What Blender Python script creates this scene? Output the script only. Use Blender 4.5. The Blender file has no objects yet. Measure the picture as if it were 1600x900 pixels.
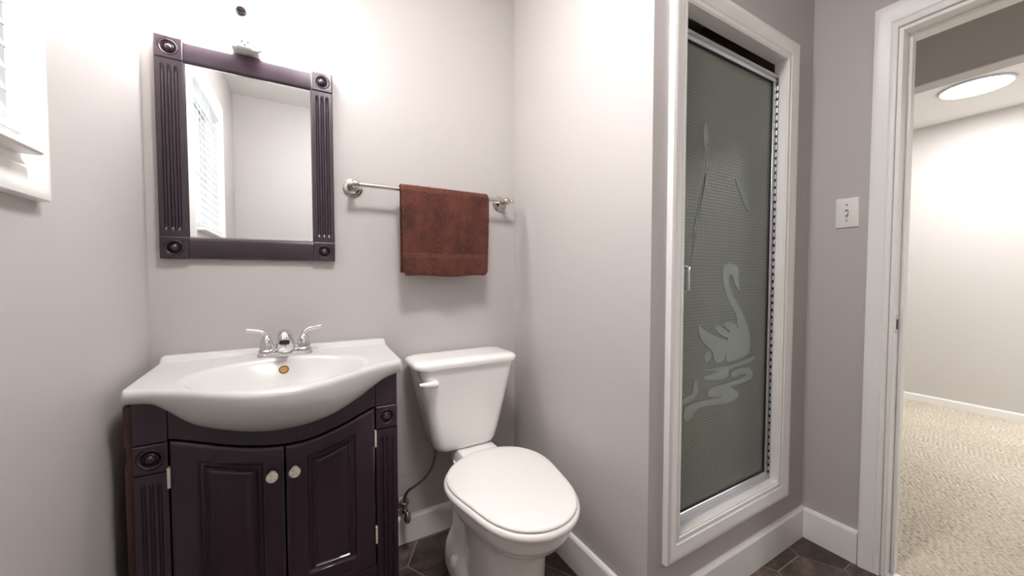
import bpy, bmesh, math, random
import numpy as np
from mathutils import Vector, Matrix
from mathutils.geometry import tessellate_polygon

random.seed(7)
rng = np.random.default_rng(7)
PI = math.pi
sc = bpy.context.scene
COL = sc.collection

# ------------------------------------------------------------------ camera
cam = bpy.data.cameras.new('camera')
cam.sensor_fit = 'HORIZONTAL'
cam.sensor_width = 36.0
cam.lens = 575.35 / 1600 * 36.0
cam.clip_start = 0.01
cam_o = bpy.data.objects.new('camera', cam)
cam_o.location = (0, 0, 1.08)
cam_o.rotation_euler = (math.radians(90 - 1.967), 0, math.radians(-29.623))
COL.objects.link(cam_o)
sc.camera = cam_o

# ------------------------------------------------------------------ exposure, sky, daylight
sc.view_settings.view_transform = 'Standard'
sc.view_settings.look = 'None'
sc.view_settings.gamma = 1.0
sc.view_settings.exposure = 1.38
sc.view_settings.use_curve_mapping = False
try:
    sc.cycles.use_denoising = True
    sc.cycles.max_bounces = 14
    sc.cycles.diffuse_bounces = 8
    sc.cycles.glossy_bounces = 6
    sc.cycles.transmission_bounces = 10
    sc.cycles.sample_clamp_indirect = 6.0
    sc.cycles.caustics_refractive = True
    sc.cycles.caustics_reflective = False
except Exception:
    pass
SKY_STRENGTH = 1.8
VANITY_LIGHT = 18.0
ADDED_BATH_LIGHT = 38.0
HALL_LIGHT = 44.0
world = bpy.data.worlds.new('world')
sc.world = world
world.use_nodes = True
wn = world.node_tree
wn.nodes['Background'].inputs['Color'].default_value = (0.86, 0.94, 1.0, 1)
wn.nodes['Background'].inputs['Strength'].default_value = SKY_STRENGTH


# ------------------------------------------------------------------ room numbers (metres)
XL, YB, XS, YS, XR, YF, ZC = -0.399, 1.485, 0.857, 0.712, 1.793, -0.25, 2.33
YT = YS + 0.036           # back of the thin shower wall
XH = 1.913                 # hall face of the door wall
DOOR_Y0, DOOR_Y1, DOOR_Z = -0.145, 0.466, 1.925
WIN = (0.33, 0.902, 1.272, 1.965)      # window opening y0 y1 z0 z1
SHW = (0.988, 1.580, 0.280, 1.884)     # shower opening x0 x1 z0 z1

# portal for the sky at the window
pl = bpy.data.lights.new('window_daylight', 'AREA')
pl.shape = 'RECTANGLE'
pl.size, pl.size_y = WIN[1] - WIN[0], WIN[3] - WIN[2]
pl.cycles.is_portal = True
po = bpy.data.objects.new('window_daylight', pl)
po.location = (XL - 0.14, (WIN[0] + WIN[1]) / 2, (WIN[2] + WIN[3]) / 2)
po.rotation_euler = (0, math.radians(-90), 0)
COL.objects.link(po)
pl2 = bpy.data.lights.new('added_hall_daylight', 'AREA')  # sky portal for the added hall window, out of view
pl2.shape = 'RECTANGLE'
pl2.size, pl2.size_y = 1.5, 1.75
pl2.cycles.is_portal = True
po2 = bpy.data.objects.new('added_hall_daylight', pl2)
po2.location = (3.70, -2.12, 1.175)
po2.rotation_euler = (math.radians(90), 0, 0)
COL.objects.link(po2)


# ------------------------------------------------------------------ materials
def srgb(r, g, b):
    f = lambda c: (c / 255 / 12.92) if c / 255 <= 0.04045 else ((c / 255 + 0.055) / 1.055) ** 2.4
    return (f(r), f(g), f(b), 1)


class Mat:
    def __init__(self, name):
        self.m = bpy.data.materials.new(name)
        self.m.use_nodes = True
        self.nt = self.m.node_tree
        self.b = self.nt.nodes['Principled BSDF']

    def set(self, **k):
        for n, v in k.items():
            self.b.inputs[n.replace('_', ' ')].default_value = v
        return self

    def n(self, t, **k):
        nd = self.nt.nodes.new(t)
        for a, v in k.items():
            if a.startswith('i_'):
                nd.inputs[a[2:].replace('_', ' ')].default_value = v
            else:
                setattr(nd, a, v)
        return nd

    def l(self, a, b):
        self.nt.links.new(a, b)

    def coords(self, scale=(1, 1, 1)):
        tc = self.n('ShaderNodeTexCoord')
        mp = self.n('ShaderNodeMapping')
        mp.inputs['Scale'].default_value = scale
        self.l(tc.outputs['Object'], mp.inputs['Vector'])
        return mp.outputs['Vector']

    def noise(self, scale, detail=3.0, stretch=(1, 1, 1), rough=0.5):
        t = self.n('ShaderNodeTexNoise')
        t.inputs['Scale'].default_value = scale
        t.inputs['Detail'].default_value = detail
        t.inputs['Roughness'].default_value = rough
        self.l(self.coords(stretch), t.inputs['Vector'])
        return t.outputs['Fac']

    def ramp(self, fac, stops):
        r = self.n('ShaderNodeValToRGB')
        el = r.color_ramp.elements
        while len(el) < len(stops):
            el.new(0.5)
        for e, (p, c) in zip(el, stops):
            e.position = p
            e.color = c
        self.l(fac, r.inputs['Fac'])
        return r.outputs['Color']

    def bump(self, fac, strength, dist):
        bp = self.n('ShaderNodeBump')
        bp.inputs['Strength'].default_value = strength
        bp.inputs['Distance'].default_value = dist
        self.l(fac, bp.inputs['Height'])
        self.l(bp.outputs['Normal'], self.b.inputs['Normal'])
        return self

    def color(self, sock):
        self.l(sock, self.b.inputs['Base Color'])
        return self


M = {}


def paint(name, rgb, rough=0.55, bump=0.12, scale=220):
    a = Mat(name).set(Base_Color=rgb, Roughness=rough)
    a.b.inputs['Specular IOR Level'].default_value = 0.3
    if bump:
        a.bump(a.noise(scale, 2), bump, 0.0006)
    M[name] = a.m
    return a


paint('wall_paint', srgb(190, 185, 183))
paint('hall_paint', srgb(208, 204, 201))
paint('ceiling_paint', srgb(232, 230, 228), 0.8)
paint('trim_paint', srgb(243, 241, 239), 0.32, 0.0)
paint('white_plastic', srgb(236, 234, 230), 0.3, 0.0)
paint('shower_wall', srgb(214, 204, 186), 0.35, 0.0)

a = Mat('porcelain').set(Base_Color=srgb(240, 239, 237), Roughness=0.12)
a.b.inputs['Coat Weight'].default_value = 0.5
a.b.inputs['Coat Roughness'].default_value = 0.04
M['porcelain'] = a.m
a = Mat('sink_porcelain').set(Base_Color=srgb(198, 197, 195), Roughness=0.22)
a.b.inputs['Coat Weight'].default_value = 0.12
M['sink_porcelain'] = a.m
a = Mat('seat_plastic').set(Base_Color=srgb(238, 234, 231), Roughness=0.25)
M['seat_plastic'] = a.m

a = Mat('dark_wood').set(Roughness=0.29)
f = a.noise(9, 5, (1, 1, 0.12))
a.color(a.ramp(f, [(0.3, srgb(38, 26, 37)), (0.7, srgb(57, 40, 51))]))
a.b.inputs['Coat Weight'].default_value = 0.35
a.b.inputs['Coat Roughness'].default_value = 0.2
M['dark_wood'] = a.m

a = Mat('raw_wood').set(Roughness=0.7)
f = a.noise(30, 4, (1, 1, 0.35))
a.color(a.ramp(f, [(0.36, srgb(62, 38, 30)), (0.5, srgb(92, 60, 44)), (0.66, srgb(176, 136, 96))]))
M['raw_wood'] = a.m

a = Mat('brown_side').set(Roughness=0.6)
f = a.noise(24, 4, (1, 1, 0.3))
a.color(a.ramp(f, [(0.35, srgb(46, 28, 26)), (0.7, srgb(78, 50, 42))]))
M['brown_side'] = a.m
for nm, c, r in (('chrome', (0.74, 0.74, 0.76, 1), 0.06), ('nickel', srgb(196, 188, 178), 0.24),
                 ('aluminium', srgb(205, 206, 210), 0.32), ('steel_hose', srgb(160, 153, 148), 0.3),
                 ('brass', srgb(122, 98, 60), 0.5), ('dark_metal', srgb(70, 66, 64), 0.45)):
    a = Mat(nm).set(Base_Color=c, Roughness=r, Metallic=0.85 if nm == 'aluminium' else 1.0)
    M[nm] = a.m
a = Mat('knob_white').set(Base_Color=srgb(232, 226, 218), Roughness=0.25)
M['knob_white'] = a.m
a = Mat('hinge_white').set(Base_Color=srgb(225, 215, 208), Roughness=0.35, Metallic=0.3)
M['hinge_white'] = a.m
a = Mat('black_slot').set(Base_Color=(0.02, 0.018, 0.016, 1), Roughness=0.6)
M['black_slot'] = a.m

a = Mat('mirror_glass').set(Base_Color=(0.90, 0.93, 0.93, 1), Roughness=0.0, Metallic=1.0)
M['mirror_glass'] = a.m

# obscured grey-green shower glass: pressed grid of small squares
a = Mat('shower_glass').set(Base_Color=srgb(118, 124, 114), Roughness=0.28, IOR=1.45)
a.b.inputs['Transmission Weight'].default_value = 0.45
co = a.coords((1, 1, 1))
w1 = a.n('ShaderNodeTexWave', wave_type='BANDS', bands_direction='X')
w1.inputs['Scale'].default_value = 30
w1.inputs['Distortion'].default_value = 0.5
w1.inputs['Detail Scale'].default_value = 2.0
w2 = a.n('ShaderNodeTexWave', wave_type='BANDS', bands_direction='Z')
w2.inputs['Scale'].default_value = 30
w2.inputs['Distortion'].default_value = 0.5
a.l(co, w1.inputs['Vector'])
a.l(co, w2.inputs['Vector'])
mx = a.n('ShaderNodeMath', operation='MULTIPLY')
a.l(w1.outputs['Fac'], mx.inputs[0])
a.l(w2.outputs['Fac'], mx.inputs[1])
a.bump(mx.outputs[0], 0.22, 0.003)
a.color(a.ramp(mx.outputs[0], [(0.0, srgb(132, 138, 129)), (0.18, srgb(158, 164, 155)), (1.0, srgb(166, 172, 163))]))
M['shower_glass'] = a.m
a = Mat('etched_frost').set(Base_Color=srgb(152, 162, 156), Roughness=0.6)
M['etched_frost'] = a.m
a = Mat('etched_faint').set(Base_Color=srgb(140, 148, 141), Roughness=0.6)
M['etched_faint'] = a.m
a = Mat('clear_glass').set(Base_Color=(1, 1, 1, 1), Roughness=0.02)
tr = a.n('ShaderNodeBsdfTransparent')
gs = a.n('ShaderNodeBsdfGlossy')
gs.inputs['Roughness'].default_value = 0.02
ms = a.n('ShaderNodeMixShader')
ms.inputs[0].default_value = 0.06
a.l(tr.outputs[0], ms.inputs[1])
a.l(gs.outputs[0], ms.inputs[2])
a.l(ms.outputs[0], a.nt.nodes['Material Output'].inputs['Surface'])
M['clear_glass'] = a.m

# terry towel
a = Mat('towel_terry').set(Roughness=0.95)
f = a.noise(160, 4, (1, 1, 1), 0.7)
g = a.noise(14, 3)
ad = a.n('ShaderNodeMath', operation='ADD')
a.l(f, ad.inputs[0])
a.l(g, ad.inputs[1])
mu = a.n('ShaderNodeMath', operation='MULTIPLY')
a.l(ad.outputs[0], mu.inputs[0])
mu.inputs[1].default_value = 0.5
a.color(a.ramp(mu.outputs[0], [(0.33, srgb(46, 21, 17)), (0.70, srgb(112, 62, 50))]))
a.bump(f, 0.9, 0.004)
a.b.inputs['Sheen Weight'].default_value = 0.35
a.b.inputs['Sheen Tint'].default_value = srgb(190, 120, 95)
M['towel_terry'] = a.m
a = Mat('towel_band').set(Roughness=0.8)
f = a.noise(120, 2, (0.12, 1, 3))
a.color(a.ramp(f, [(0.3, srgb(84, 44, 35)), (0.7, srgb(102, 56, 44))]))
a.bump(f, 0.4, 0.001)
M['towel_band'] = a.m

# floor tile, grout, carpet
a = Mat('tile_brown').set(Roughness=0.38)
at = a.n('ShaderNodeAttribute', attribute_name='tone')
f = a.noise(9, 7, (1, 1.6, 1), 0.68)
ad = a.n('ShaderNodeMath', operation='ADD')
a.l(f, ad.inputs[0])
a.l(at.outputs['Fac'], ad.inputs[1])
a.color(a.ramp(ad.outputs[0], [(0.32, srgb(48, 38, 33)), (0.52, srgb(82, 68, 61)), (0.75, srgb(132, 114, 103))]))
a.bump(f, 0.15, 0.002)
M['tile_brown'] = a.m
paint('grout', srgb(150, 138, 128), 0.85, 0.1)
a = Mat('carpet_berber').set(Roughness=0.95)
f = a.noise(70, 3, (1, 1, 1), 0.7)
g = a.noise(1.6, 2)
ad = a.n('ShaderNodeMath', operation='MULTIPLY_ADD')
a.l(g, ad.inputs[0])
ad.inputs[1].default_value = 0.35
a.l(f, ad.inputs[2])
a.color(a.ramp(ad.outputs[0], [(0.38, srgb(150, 138, 120)), (0.58, srgb(196, 186, 169)), (0.85, srgb(216, 208, 194))]))
a.bump(f, 0.5, 0.002)
M['carpet_berber'] = a.m

a = Mat('blind_white').set(Base_Color=srgb(226, 227, 228), Roughness=0.4)
M['blind_white'] = a.m
a = Mat('cord_white').set(Base_Color=srgb(235, 235, 232), Roughness=0.8)
M['cord_white'] = a.m


def emit(name, rgb, strength):
    a = Mat(name).set(Base_Color=(0.9, 0.9, 0.9, 1), Roughness=0.4)
    a.b.inputs['Emission Color'].default_value = rgb
    a.b.inputs['Emission Strength'].default_value = strength
    M[name] = a.m


emit('vanity_diffuser', (1.0, 0.98, 0.965, 1), VANITY_LIGHT)
emit('added_bath_glow', (1.0, 0.98, 0.965, 1), ADDED_BATH_LIGHT)
emit('hall_lamp_glow', (1.0, 0.98, 0.965, 1), HALL_LIGHT)


# ------------------------------------------------------------------ mesh helpers
class MB:
    def __init__(self):
        self.v, self.f, self.mi = [], [], []

    def add(self, verts, faces, mi=0):
        o = len(self.v)
        self.v += [tuple(map(float, p)) for p in verts]
        self.f += [tuple(i + o for i in q) for q in faces]
        self.mi += [mi] * len(faces)
        return self

    def box(self, x0, x1, y0, y1, z0, z1, mi=0):
        vs = [(x, y, z) for z in (z0, z1) for y in (y0, y1) for x in (x0, x1)]
        return self.add(vs, [(0, 2, 3, 1), (4, 5, 7, 6), (0, 1, 5, 4), (2, 6, 7, 3), (0, 4, 6, 2), (1, 3, 7, 5)], mi)

    def rings(self, rings, closed=True, cap0=True, cap1=True, loop=False, mi=0):
        n = len(rings[0])
        vs = [p for r in rings for p in r]
        fs = []
        m = len(rings)
        for i in range(m if loop else m - 1):
            a0, b0 = i * n, ((i + 1) % m) * n
            for j in range(n if closed else n - 1):
                k = (j + 1) % n
                fs.append((a0 + j, a0 + k, b0 + k, b0 + j))
        if cap0 and not loop:
            fs.append(tuple(range(n - 1, -1, -1)))
        if cap1 and not loop:
            fs.append(tuple(range((m - 1) * n, m * n)))
        return self.add(vs, fs, mi)

    def lathe(self, prof, c, axis=(0, 0, 1), n=32, mi=0, caps=True):
        """prof = [(radius, height along axis)]"""
        ax = Vector(axis).normalized()
        t = Vector((1, 0, 0)) if abs(ax.x) < 0.9 else Vector((0, 1, 0))
        u = ax.cross(t).normalized()
        w = ax.cross(u)
        c = Vector(c)
        rs = []
        for r, h in prof:
            rs.append([c + ax * h + (u * math.cos(2 * PI * i / n) + w * math.sin(2 * PI * i / n)) * max(r, 1e-5) for i in range(n)])
        return self.rings(rs, True, caps, caps, mi=mi)

    def tube(self, pts, rad, n=12, mi=0, flat=None):
        pts = [Vector(p) for p in pts]
        if not hasattr(rad, '__len__'):
            rad = [rad] * len(pts)
        rs = []
        up = None
        for i, p in enumerate(pts):
            d = (pts[min(i + 1, len(pts) - 1)] - pts[max(i - 1, 0)]).normalized()
            if up is None:
                t = Vector((0, 0, 1)) if abs(d.z) < 0.9 else Vector((0, 1, 0))
                up = (t - d * t.dot(d)).normalized()
            else:
                up = (up - d * up.dot(d)).normalized()
            s = d.cross(up)
            fu = 1.0 if flat is None else flat
            rs.append([p + (s * math.cos(2 * PI * k / n) + up * math.sin(2 * PI * k / n) * fu) * rad[i] for k in range(n)])
        return self.rings(rs, mi=mi)

    def prism(self, poly, fn, d0, d1, mi=0):
        """poly [(a,b)], fn(a,b,d) -> xyz"""
        return self.rings([[fn(a, b, d0) for a, b in poly], [fn(a, b, d1) for a, b in poly]], mi=mi)

    def field(self, nu, nv, fn, back, mi=0):
        """front grid fn(s,t)->xyz, closed with a back grid border at back(s,t)->xyz"""
        fr = [[fn(i / nu, j / nv) for i in range(nu + 1)] for j in range(nv + 1)]
        n = nu + 1
        vs = [p for r in fr for p in r]
        fs = [(j * n + i, j * n + i + 1, (j + 1) * n + i + 1, (j + 1) * n + i) for j in range(nv) for i in range(nu)]
        bd = [(i, 0) for i in range(nu)] + [(nu, j) for j in range(nv)] + [(i, nv) for i in range(nu, 0, -1)] + [(0, j) for j in range(nv, 0, -1)]
        o = len(vs)
        vs += [back(i / nu, j / nv) for i, j in bd]
        k = len(bd)
        for q in range(k):
            i0, j0 = bd[q]
            i1, j1 = bd[(q + 1) % k]
            fs.append((j1 * n + i1, j0 * n + i0, o + q, o + (q + 1) % k))
        fs.append(tuple(o + q for q in range(k)))
        return self.add(vs, fs, mi)

    def build(self, name, mats, parent=None, smooth=None, bevel=0.0, seg=2, subsurf=0, loc=None):
        me = bpy.data.meshes.new(name)
        vs = self.v
        if loc:
            vs = [(x - loc[0], y - loc[1], z - loc[2]) for x, y, z in vs]
        me.from_pydata(vs, [], self.f)
        bm = bmesh.new()
        bm.from_mesh(me)
        bmesh.ops.recalc_face_normals(bm, faces=bm.faces)
        bm.to_mesh(me)
        bm.free()
        if not isinstance(mats, (list, tuple)):
            mats = [mats]
        for m in mats:
            me.materials.append(M[m])
        if len(mats) > 1:
            me.polygons.foreach_set('material_index', self.mi)
        o = bpy.data.objects.new(name, me)
        COL.objects.link(o)
        if loc:
            o.location = loc
        if smooth is not None:
            me.polygons.foreach_set('use_smooth', [True] * len(me.polygons))
            if smooth < 180:
                me.set_sharp_from_angle(angle=math.radians(smooth))
        if bevel:
            b = o.modifiers.new('bevel', 'BEVEL')
            b.width = bevel
            b.segments = seg
            b.limit_method = 'ANGLE'
            b.angle_limit = math.radians(35)
            b.harden_normals = False
            if smooth is None:
                me.polygons.foreach_set('use_smooth', [True] * len(me.polygons))
                me.set_sharp_from_angle(angle=math.radians(50))
        if subsurf:
            s = o.modifiers.new('subsurf', 'SUBSURF')
            s.levels = s.render_levels = subsurf
        if parent is not None:
            o.parent = parent
            o.matrix_parent_inverse = parent_inv(parent)
        return o


def parent_inv(p):
    m = Matrix.Identity(4)
    chain = []
    while p is not None:
        chain.append(p)
        p = p.parent
    for q in reversed(chain):
        m = m @ q.matrix_parent_inverse @ Matrix.LocRotScale(q.location, q.rotation_euler, q.scale)
    return m.inverted()


def tag(o, label, cat, group=None):
    o['label'] = label
    o['category'] = cat
    if group:
        o['group'] = group
    return o


def thing(name, label, cat, loc, group=None):
    o = bpy.data.objects.new(name, None)
    o.empty_display_size = 0.05
    COL.objects.link(o)
    o.location = loc
    return tag(o, label, cat, group)


def structure(o, label=None, cat=None):
    o['kind'] = 'structure'
    if label:
        o['label'] = label
        o['category'] = cat
    return o


def smoothstep(a, b, x):
    t = min(1.0, max(0.0, (x - a) / (b - a)))
    return t * t * (3 - 2 * t)


def interp(xs, ys, x):
    return float(np.interp(x, xs, ys))


def spline(pts, n, closed=False):
    """Catmull-Rom through pts"""
    P = [np.array(p, float) for p in pts]
    k = len(P)
    out = []
    segs = k if closed else k - 1
    for i in range(segs):
        if closed:
            p0, p1, p2, p3 = P[i - 1], P[i], P[(i + 1) % k], P[(i + 2) % k]
        else:
            p0, p1, p2, p3 = P[max(i - 1, 0)], P[i], P[i + 1], P[min(i + 2, k - 1)]
        for j in range(n):
            t = j / n
            out.append(0.5 * (2 * p1 + (p2 - p0) * t + (2 * p0 - 5 * p1 + 4 * p2 - p3) * t * t + (3 * p1 - p0 - 3 * p2 + p3) * t ** 3))
    if not closed:
        out.append(P[-1])
    return out


def rrect(cx, cy, hx, hy, r, n=8):
    out = []
    for qx, qy, a0 in ((1, 1, 0), (-1, 1, 90), (-1, -1, 180), (1, -1, 270)):
        for i in range(n + 1):
            a = math.radians(a0 + 90 * i / n)
            out.append((cx + qx * (hx - r) + r * math.cos(a), cy + qy * (hy - r) + r * math.sin(a)))
    return out


CASING = [(0, 0), (0, 0.009), (0.002, 0.011), (0.010, 0.0115), (0.014, 0.0095), (0.018, 0.0135), (0.036, 0.0155), (0.046, 0.0185),
          (0.054, 0.019), (0.060, 0.017), (0.062, 0.012), (0.062, 0)]


def frame_sweep(mb, u0, u1, v0, v1, fn, prof, width=(0.062, 0.062), sides=4, vbase=None):
    """mitred casing round the rectangle u0..u1, v0..v1; fn(u,v,d) -> xyz; sides=3 stops at vbase"""
    w0 = prof[-1][0]
    for_o = lambda o, k: o / w0 * width[k]
    if sides == 4:
        path = [(u0, v0, -1, -1), (u1, v0, 1, -1), (u1, v1, 1, 1), (u0, v1, -1, 1)]
    else:
        path = [(u0, vbase, -1, 0), (u0, v1, -1, 1), (u1, v1, 1, 1), (u1, vbase, 1, 0)]
    rings = []
    for u, v, su, sv in path:
        rings.append([fn(u + su * for_o(o, 0), v + sv * for_o(o, 1), d) for o, d in prof])
    mb.rings(rings, True, loop=(sides == 4))
    return mb


# ================================================================== THE SETTING
# tiled bathroom floor: long hexagons with light grout
def build_floor():
    a_, dx, dy = 0.153, 0.0675, 0.1153
    mb = MB()
    x0, x1, y0, y1 = XL - 0.1, 1.815, YF - 0.1, YB + 0.1
    mb.box(x0, x1, y0, y1, -0.05, -0.0012, 1)
    tones = [0.0] * 6
    g = 0.0022
    px, row = 2 * (a_ + dx), dy
    cx0, cy0 = 1.644 - a_ / 2, 0.657 + dy      # hexagon centre above the edge ending at x 1.644
    for j in range(-12, 12):
        for i in range(-8, 4):
            cx = cx0 + i * px + (0.5 * px if j % 2 else 0)
            cy = cy0 + j * row
            hexa = [(cx - a_ / 2, cy - dy), (cx + a_ / 2, cy - dy), (cx + a_ / 2 + dx, cy), (cx + a_ / 2, cy + dy), (cx - a_ / 2, cy + dy), (cx - a_ / 2 - dx, cy)]
            if cx < x0 - 0.3 or cx > x1 + 0.2 or cy < y0 - 0.2 or cy > y1 + 0.2:
                continue
            # shrink for the joint, clip to the room
            sh = []
            for (hx, hy) in hexa:
                vx, vy = hx - cx, hy - cy
                L = math.hypot(vx, vy)
                k = (L - g * 1.15) / L
                sh.append((min(max(cx + vx * k, x0), x1), min(max(cy + vy * k, y0), y1)))
            n0 = len(mb.f)
            mb.rings([[(x, y, -0.004) for x, y in sh], [(x, y, 0.0) for x, y in sh]], cap0=False)
            tones += [random.uniform(-0.09, 0.09)] * (len(mb.f) - n0)
            if len(tones) < len(mb.f):
                tones += [tones[-1]] * (len(mb.f) - len(tones))
    o = mb.build('floor', ['tile_brown', 'grout'])
    at = o.data.attributes.new('tone', 'FLOAT', 'FACE')
    at.data.foreach_set('value', tones[:len(o.data.polygons)])
    structure(o)


build_floor()


# carpeted floor beyond the door: looped berber in staggered rows, real relief where the doorway shows it
def build_carpet():
    x0, x1, y0, y1 = 1.848, 4.58, 0.10, 1.22
    st = 0.0034
    nx, ny = int((x1 - x0) / st), int((y1 - y0) / st)
    X, Y = np.meshgrid(np.linspace(x0, x1, nx), np.linspace(y0, y1, ny))
    th = math.radians(86)
    U = X * math.cos(th) + Y * math.sin(th)
    V = -X * math.sin(th) + Y * math.cos(th)
    ph = 0.9 * np.sin(V * 37) + 0.7 * np.sin(V * 91 + U * 13)
    rowp, lp = 0.0165, 0.0215
    row = np.floor(V / rowp)
    jit = np.modf(np.abs(np.sin(row * 12.9898) * 43758.5))[0]
    H = np.abs(np.sin(PI * V / rowp)) ** 0.55 * (0.45 + 0.55 * np.abs(np.sin(PI * (U / lp + jit) + 0.2 * ph)) ** 0.6)
    cell = np.floor(U / lp + jit)
    hj = np.modf(np.abs(np.sin(row * 78.233 + cell * 37.719) * 43758.5))[0]
    Z = -0.009 + 0.0160 * H * (0.72 + 0.28 * hj)
    vs = np.stack([X, Y, Z], -1).reshape(-1, 3)
    idx = np.arange(nx * ny).reshape(ny, nx)
    fs = np.stack([idx[:-1, :-1], idx[:-1, 1:], idx[1:, 1:], idx[1:, :-1]], -1).reshape(-1, 4)
    me = bpy.data.meshes.new('floor_carpet')
    me.vertices.add(len(vs))
    me.vertices.foreach_set('co', vs.ravel())
    me.loops.add(fs.size)
    me.loops.foreach_set('vertex_index', fs.ravel())
    me.polygons.add(len(fs))
    me.polygons.foreach_set('loop_start', np.arange(len(fs)) * 4)
    me.polygons.foreach_set('loop_total', np.full(len(fs), 4))
    me.polygons.foreach_set('use_smooth', np.ones(len(fs), bool))
    me.update()
    me.validate()
    bm = bmesh.new()
    bm.from_mesh(me)
    for bx in ((1.848, 4.7, -2.1, y0 + 0.003), (1.848, 4.7, y1 - 0.003, 2.3)):
        vv = [bm.verts.new(p) for p in ((bx[0], bx[2], 0), (bx[1], bx[2], 0), (bx[1], bx[3], 0), (bx[0], bx[3], 0))]
        bm.faces.new(vv)
    vv = [bm.verts.new(p) for p in ((1.8, -2.1, -0.02), (4.7, -2.1, -0.02), (4.7, 2.3, -0.02), (1.8, 2.3, -0.02))]
    bm.faces.new(vv)
    bm.to_mesh(me)
    bm.free()
    me.materials.append(M['carpet_berber'])
    o = bpy.data.objects.new('floor_carpet', me)
    COL.objects.link(o)
    structure(o)


build_carpet()

structure(MB().box(XL - 0.12, XR + 0.06, YF - 0.1, YB + 0.1, ZC, ZC + 0.08).build('ceiling', 'ceiling_paint'))
structure(MB().box(XR + 0.06, 4.7, -2.1, 2.3, ZC, ZC + 0.08).build('ceiling_hall', 'ceiling_paint'))

# left wall with the window opening
T = 0.12
mb = MB()
mb.box(XL - T, XL, YF - 0.1, WIN[0], 0, ZC)
mb.box(XL - T, XL, WIN[1], YB + 0.1, 0, ZC)
mb.box(XL - T, XL, WIN[0], WIN[1], 0, WIN[2])
mb.box(XL - T, XL, WIN[0], WIN[1], WIN[3], ZC)
structure(mb.build('wall_left', 'wall_paint'))
structure(MB().box(XL - T, XR + 0.12, YB, YB + 0.1, 0, ZC).build('wall_back', 'wall_paint'))
structure(MB().box(XL - T, XH, YF - 0.1, YF, 0, ZC).build('wall_front', 'wall_paint'))
structure(MB().box(XS, XS + 0.09, YT, YB, 0, ZC).build('wall_side', 'wall_paint'))
# wall holding the shower door
mb = MB()

mb.box(XS, SHW[0], YS, YT, 0, ZC)
mb.box(SHW[1], XR, YS, YT, 0, ZC)
mb.box(SHW[0], SHW[1], YS, YT, 0, SHW[2])
mb.box(SHW[0], SHW[1], YS, YT, SHW[3], ZC)
structure(mb.build('wall_shower', 'wall_paint'))
# right wall with the doorway
mb = MB()
mb.box(XR, XH, DOOR_Y1, YB, 0, ZC)
mb.box(XR, XH, YF, DOOR_Y0, 0, ZC)
mb.box(XR, XH, DOOR_Y0, DOOR_Y1, DOOR_Z, ZC)
structure(mb.build('wall_right', 'wall_paint'))
# shower recess behind the door
mb = MB()
mb.box(XS + 0.09, XS + 0.10, YT, YB, 0.0, ZC)
mb.box(XR - 0.01, XR, YT, YB, 0.0, ZC)
mb.box(XS + 0.10, XR - 0.01, YB - 0.01, YB, 0.0, ZC)
structure(mb.build('wall_shower_recess', 'shower_wall'))
structure(MB().box(XS + 0.10, XR - 0.01, YT, YB - 0.01, 0.0, 0.12).build('floor_shower_tray', 'white_plastic', bevel=0.004))
# hall and room beyond
structure(MB().box(4.5825, 4.70, -2.1, 2.3, 0, ZC).build('wall_hall', 'hall_paint'))
structure(MB().box(XH, 4.70, 2.2, 2.3, 0, ZC).build('wall_hall_end', 'hall_paint'))
mb = MB().box(XH, 2.95, -2.1, -2.0, 0, ZC).box(4.45, 4.70, -2.1, -2.0, 0, ZC)
mb.box(2.95, 4.45, -2.1, -2.0, 0, 0.30).box(2.95, 4.45, -2.1, -2.0, 2.05, ZC)
structure(mb.build('wall_hall_near', 'hall_paint'))
mb = MB()
for (xa, xb, za, zb) in ((2.95, 3.0, 0.30, 2.05), (4.40, 4.45, 0.30, 2.05), (3.0, 4.40, 0.30, 0.35), (3.0, 4.40, 2.0, 2.05), (3.67, 3.73, 0.35, 2.0)):
    mb.box(xa, xb, -2.08, -2.03, za, zb)
w2_ = structure(mb.build('added_window', 'white_plastic', bevel=0.002))  # unseen window added to let more sky light into the room beyond
MB().box(2.99, 4.41, -2.058, -2.054, 0.34, 2.01).build('pane', 'clear_glass', w2_)
mb = MB().box(XH - 0.1, XH, YB, 2.2, 0, ZC).box(XH - 0.1, XH, -2.0, YF - 0.1, 0, ZC)
structure(mb.build('wall_hall_side', 'hall_paint'))
# header over the wide opening between hall and room, with short wall ends
mb = MB().box(2.80, 2.915, -2.0, 2.2, 2.062, ZC)
mb.box(2.80, 2.915, 1.35, 2.2, 0, 2.062).box(2.80, 2.915, -2.0, -0.9, 0, 2.062)
structure(mb.build('wall_hall_header', 'wall_paint', bevel=0.006))


def baseboard(name, pts, h, nrm, mat='trim_paint'):
    """pts = two ends on the wall line; nrm points into the room"""
    (xa, ya), (xb, yb) = pts
    prof = [(0, 0), (0.0145, 0), (0.0145, h - 0.010), (0.011, h - 0.003), (0.004, h), (0, h)]
    mb = MB()
    mb.rings([[(xa + nrm[0] * d, ya + nrm[1] * d, z) for d, z in prof], [(xb + nrm[0] * d, yb + nrm[1] * d, z) for d, z in prof]])
    structure(mb.build(name, mat))


baseboard('baseboard_back', [(0.262, YB), (XS - 0.0145, YB)], 0.108, (0, -1))
baseboard('baseboard_side', [(XS, YS - 0.0145), (XS, YB)], 0.122, (-1, 0))
baseboard('baseboard_shower', [(XS - 0.0145, YS), (XR, YS)], 0.124, (0, -1))
baseboard('baseboard_right', [(XR, 0.529), (XR, YS - 0.0145)], 0.124, (-1, 0))
baseboard('baseboard_hall', [(4.5825, -2.0), (4.5825, 2.2)], 0.062, (-1, 0))
baseboard('baseboard_left', [(XL, YF), (XL, YB - 0.33)], 0.11, (1, 0))
baseboard('baseboard_front', [(XL, YF), (XR, YF)], 0.11, (0, 1))

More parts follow.
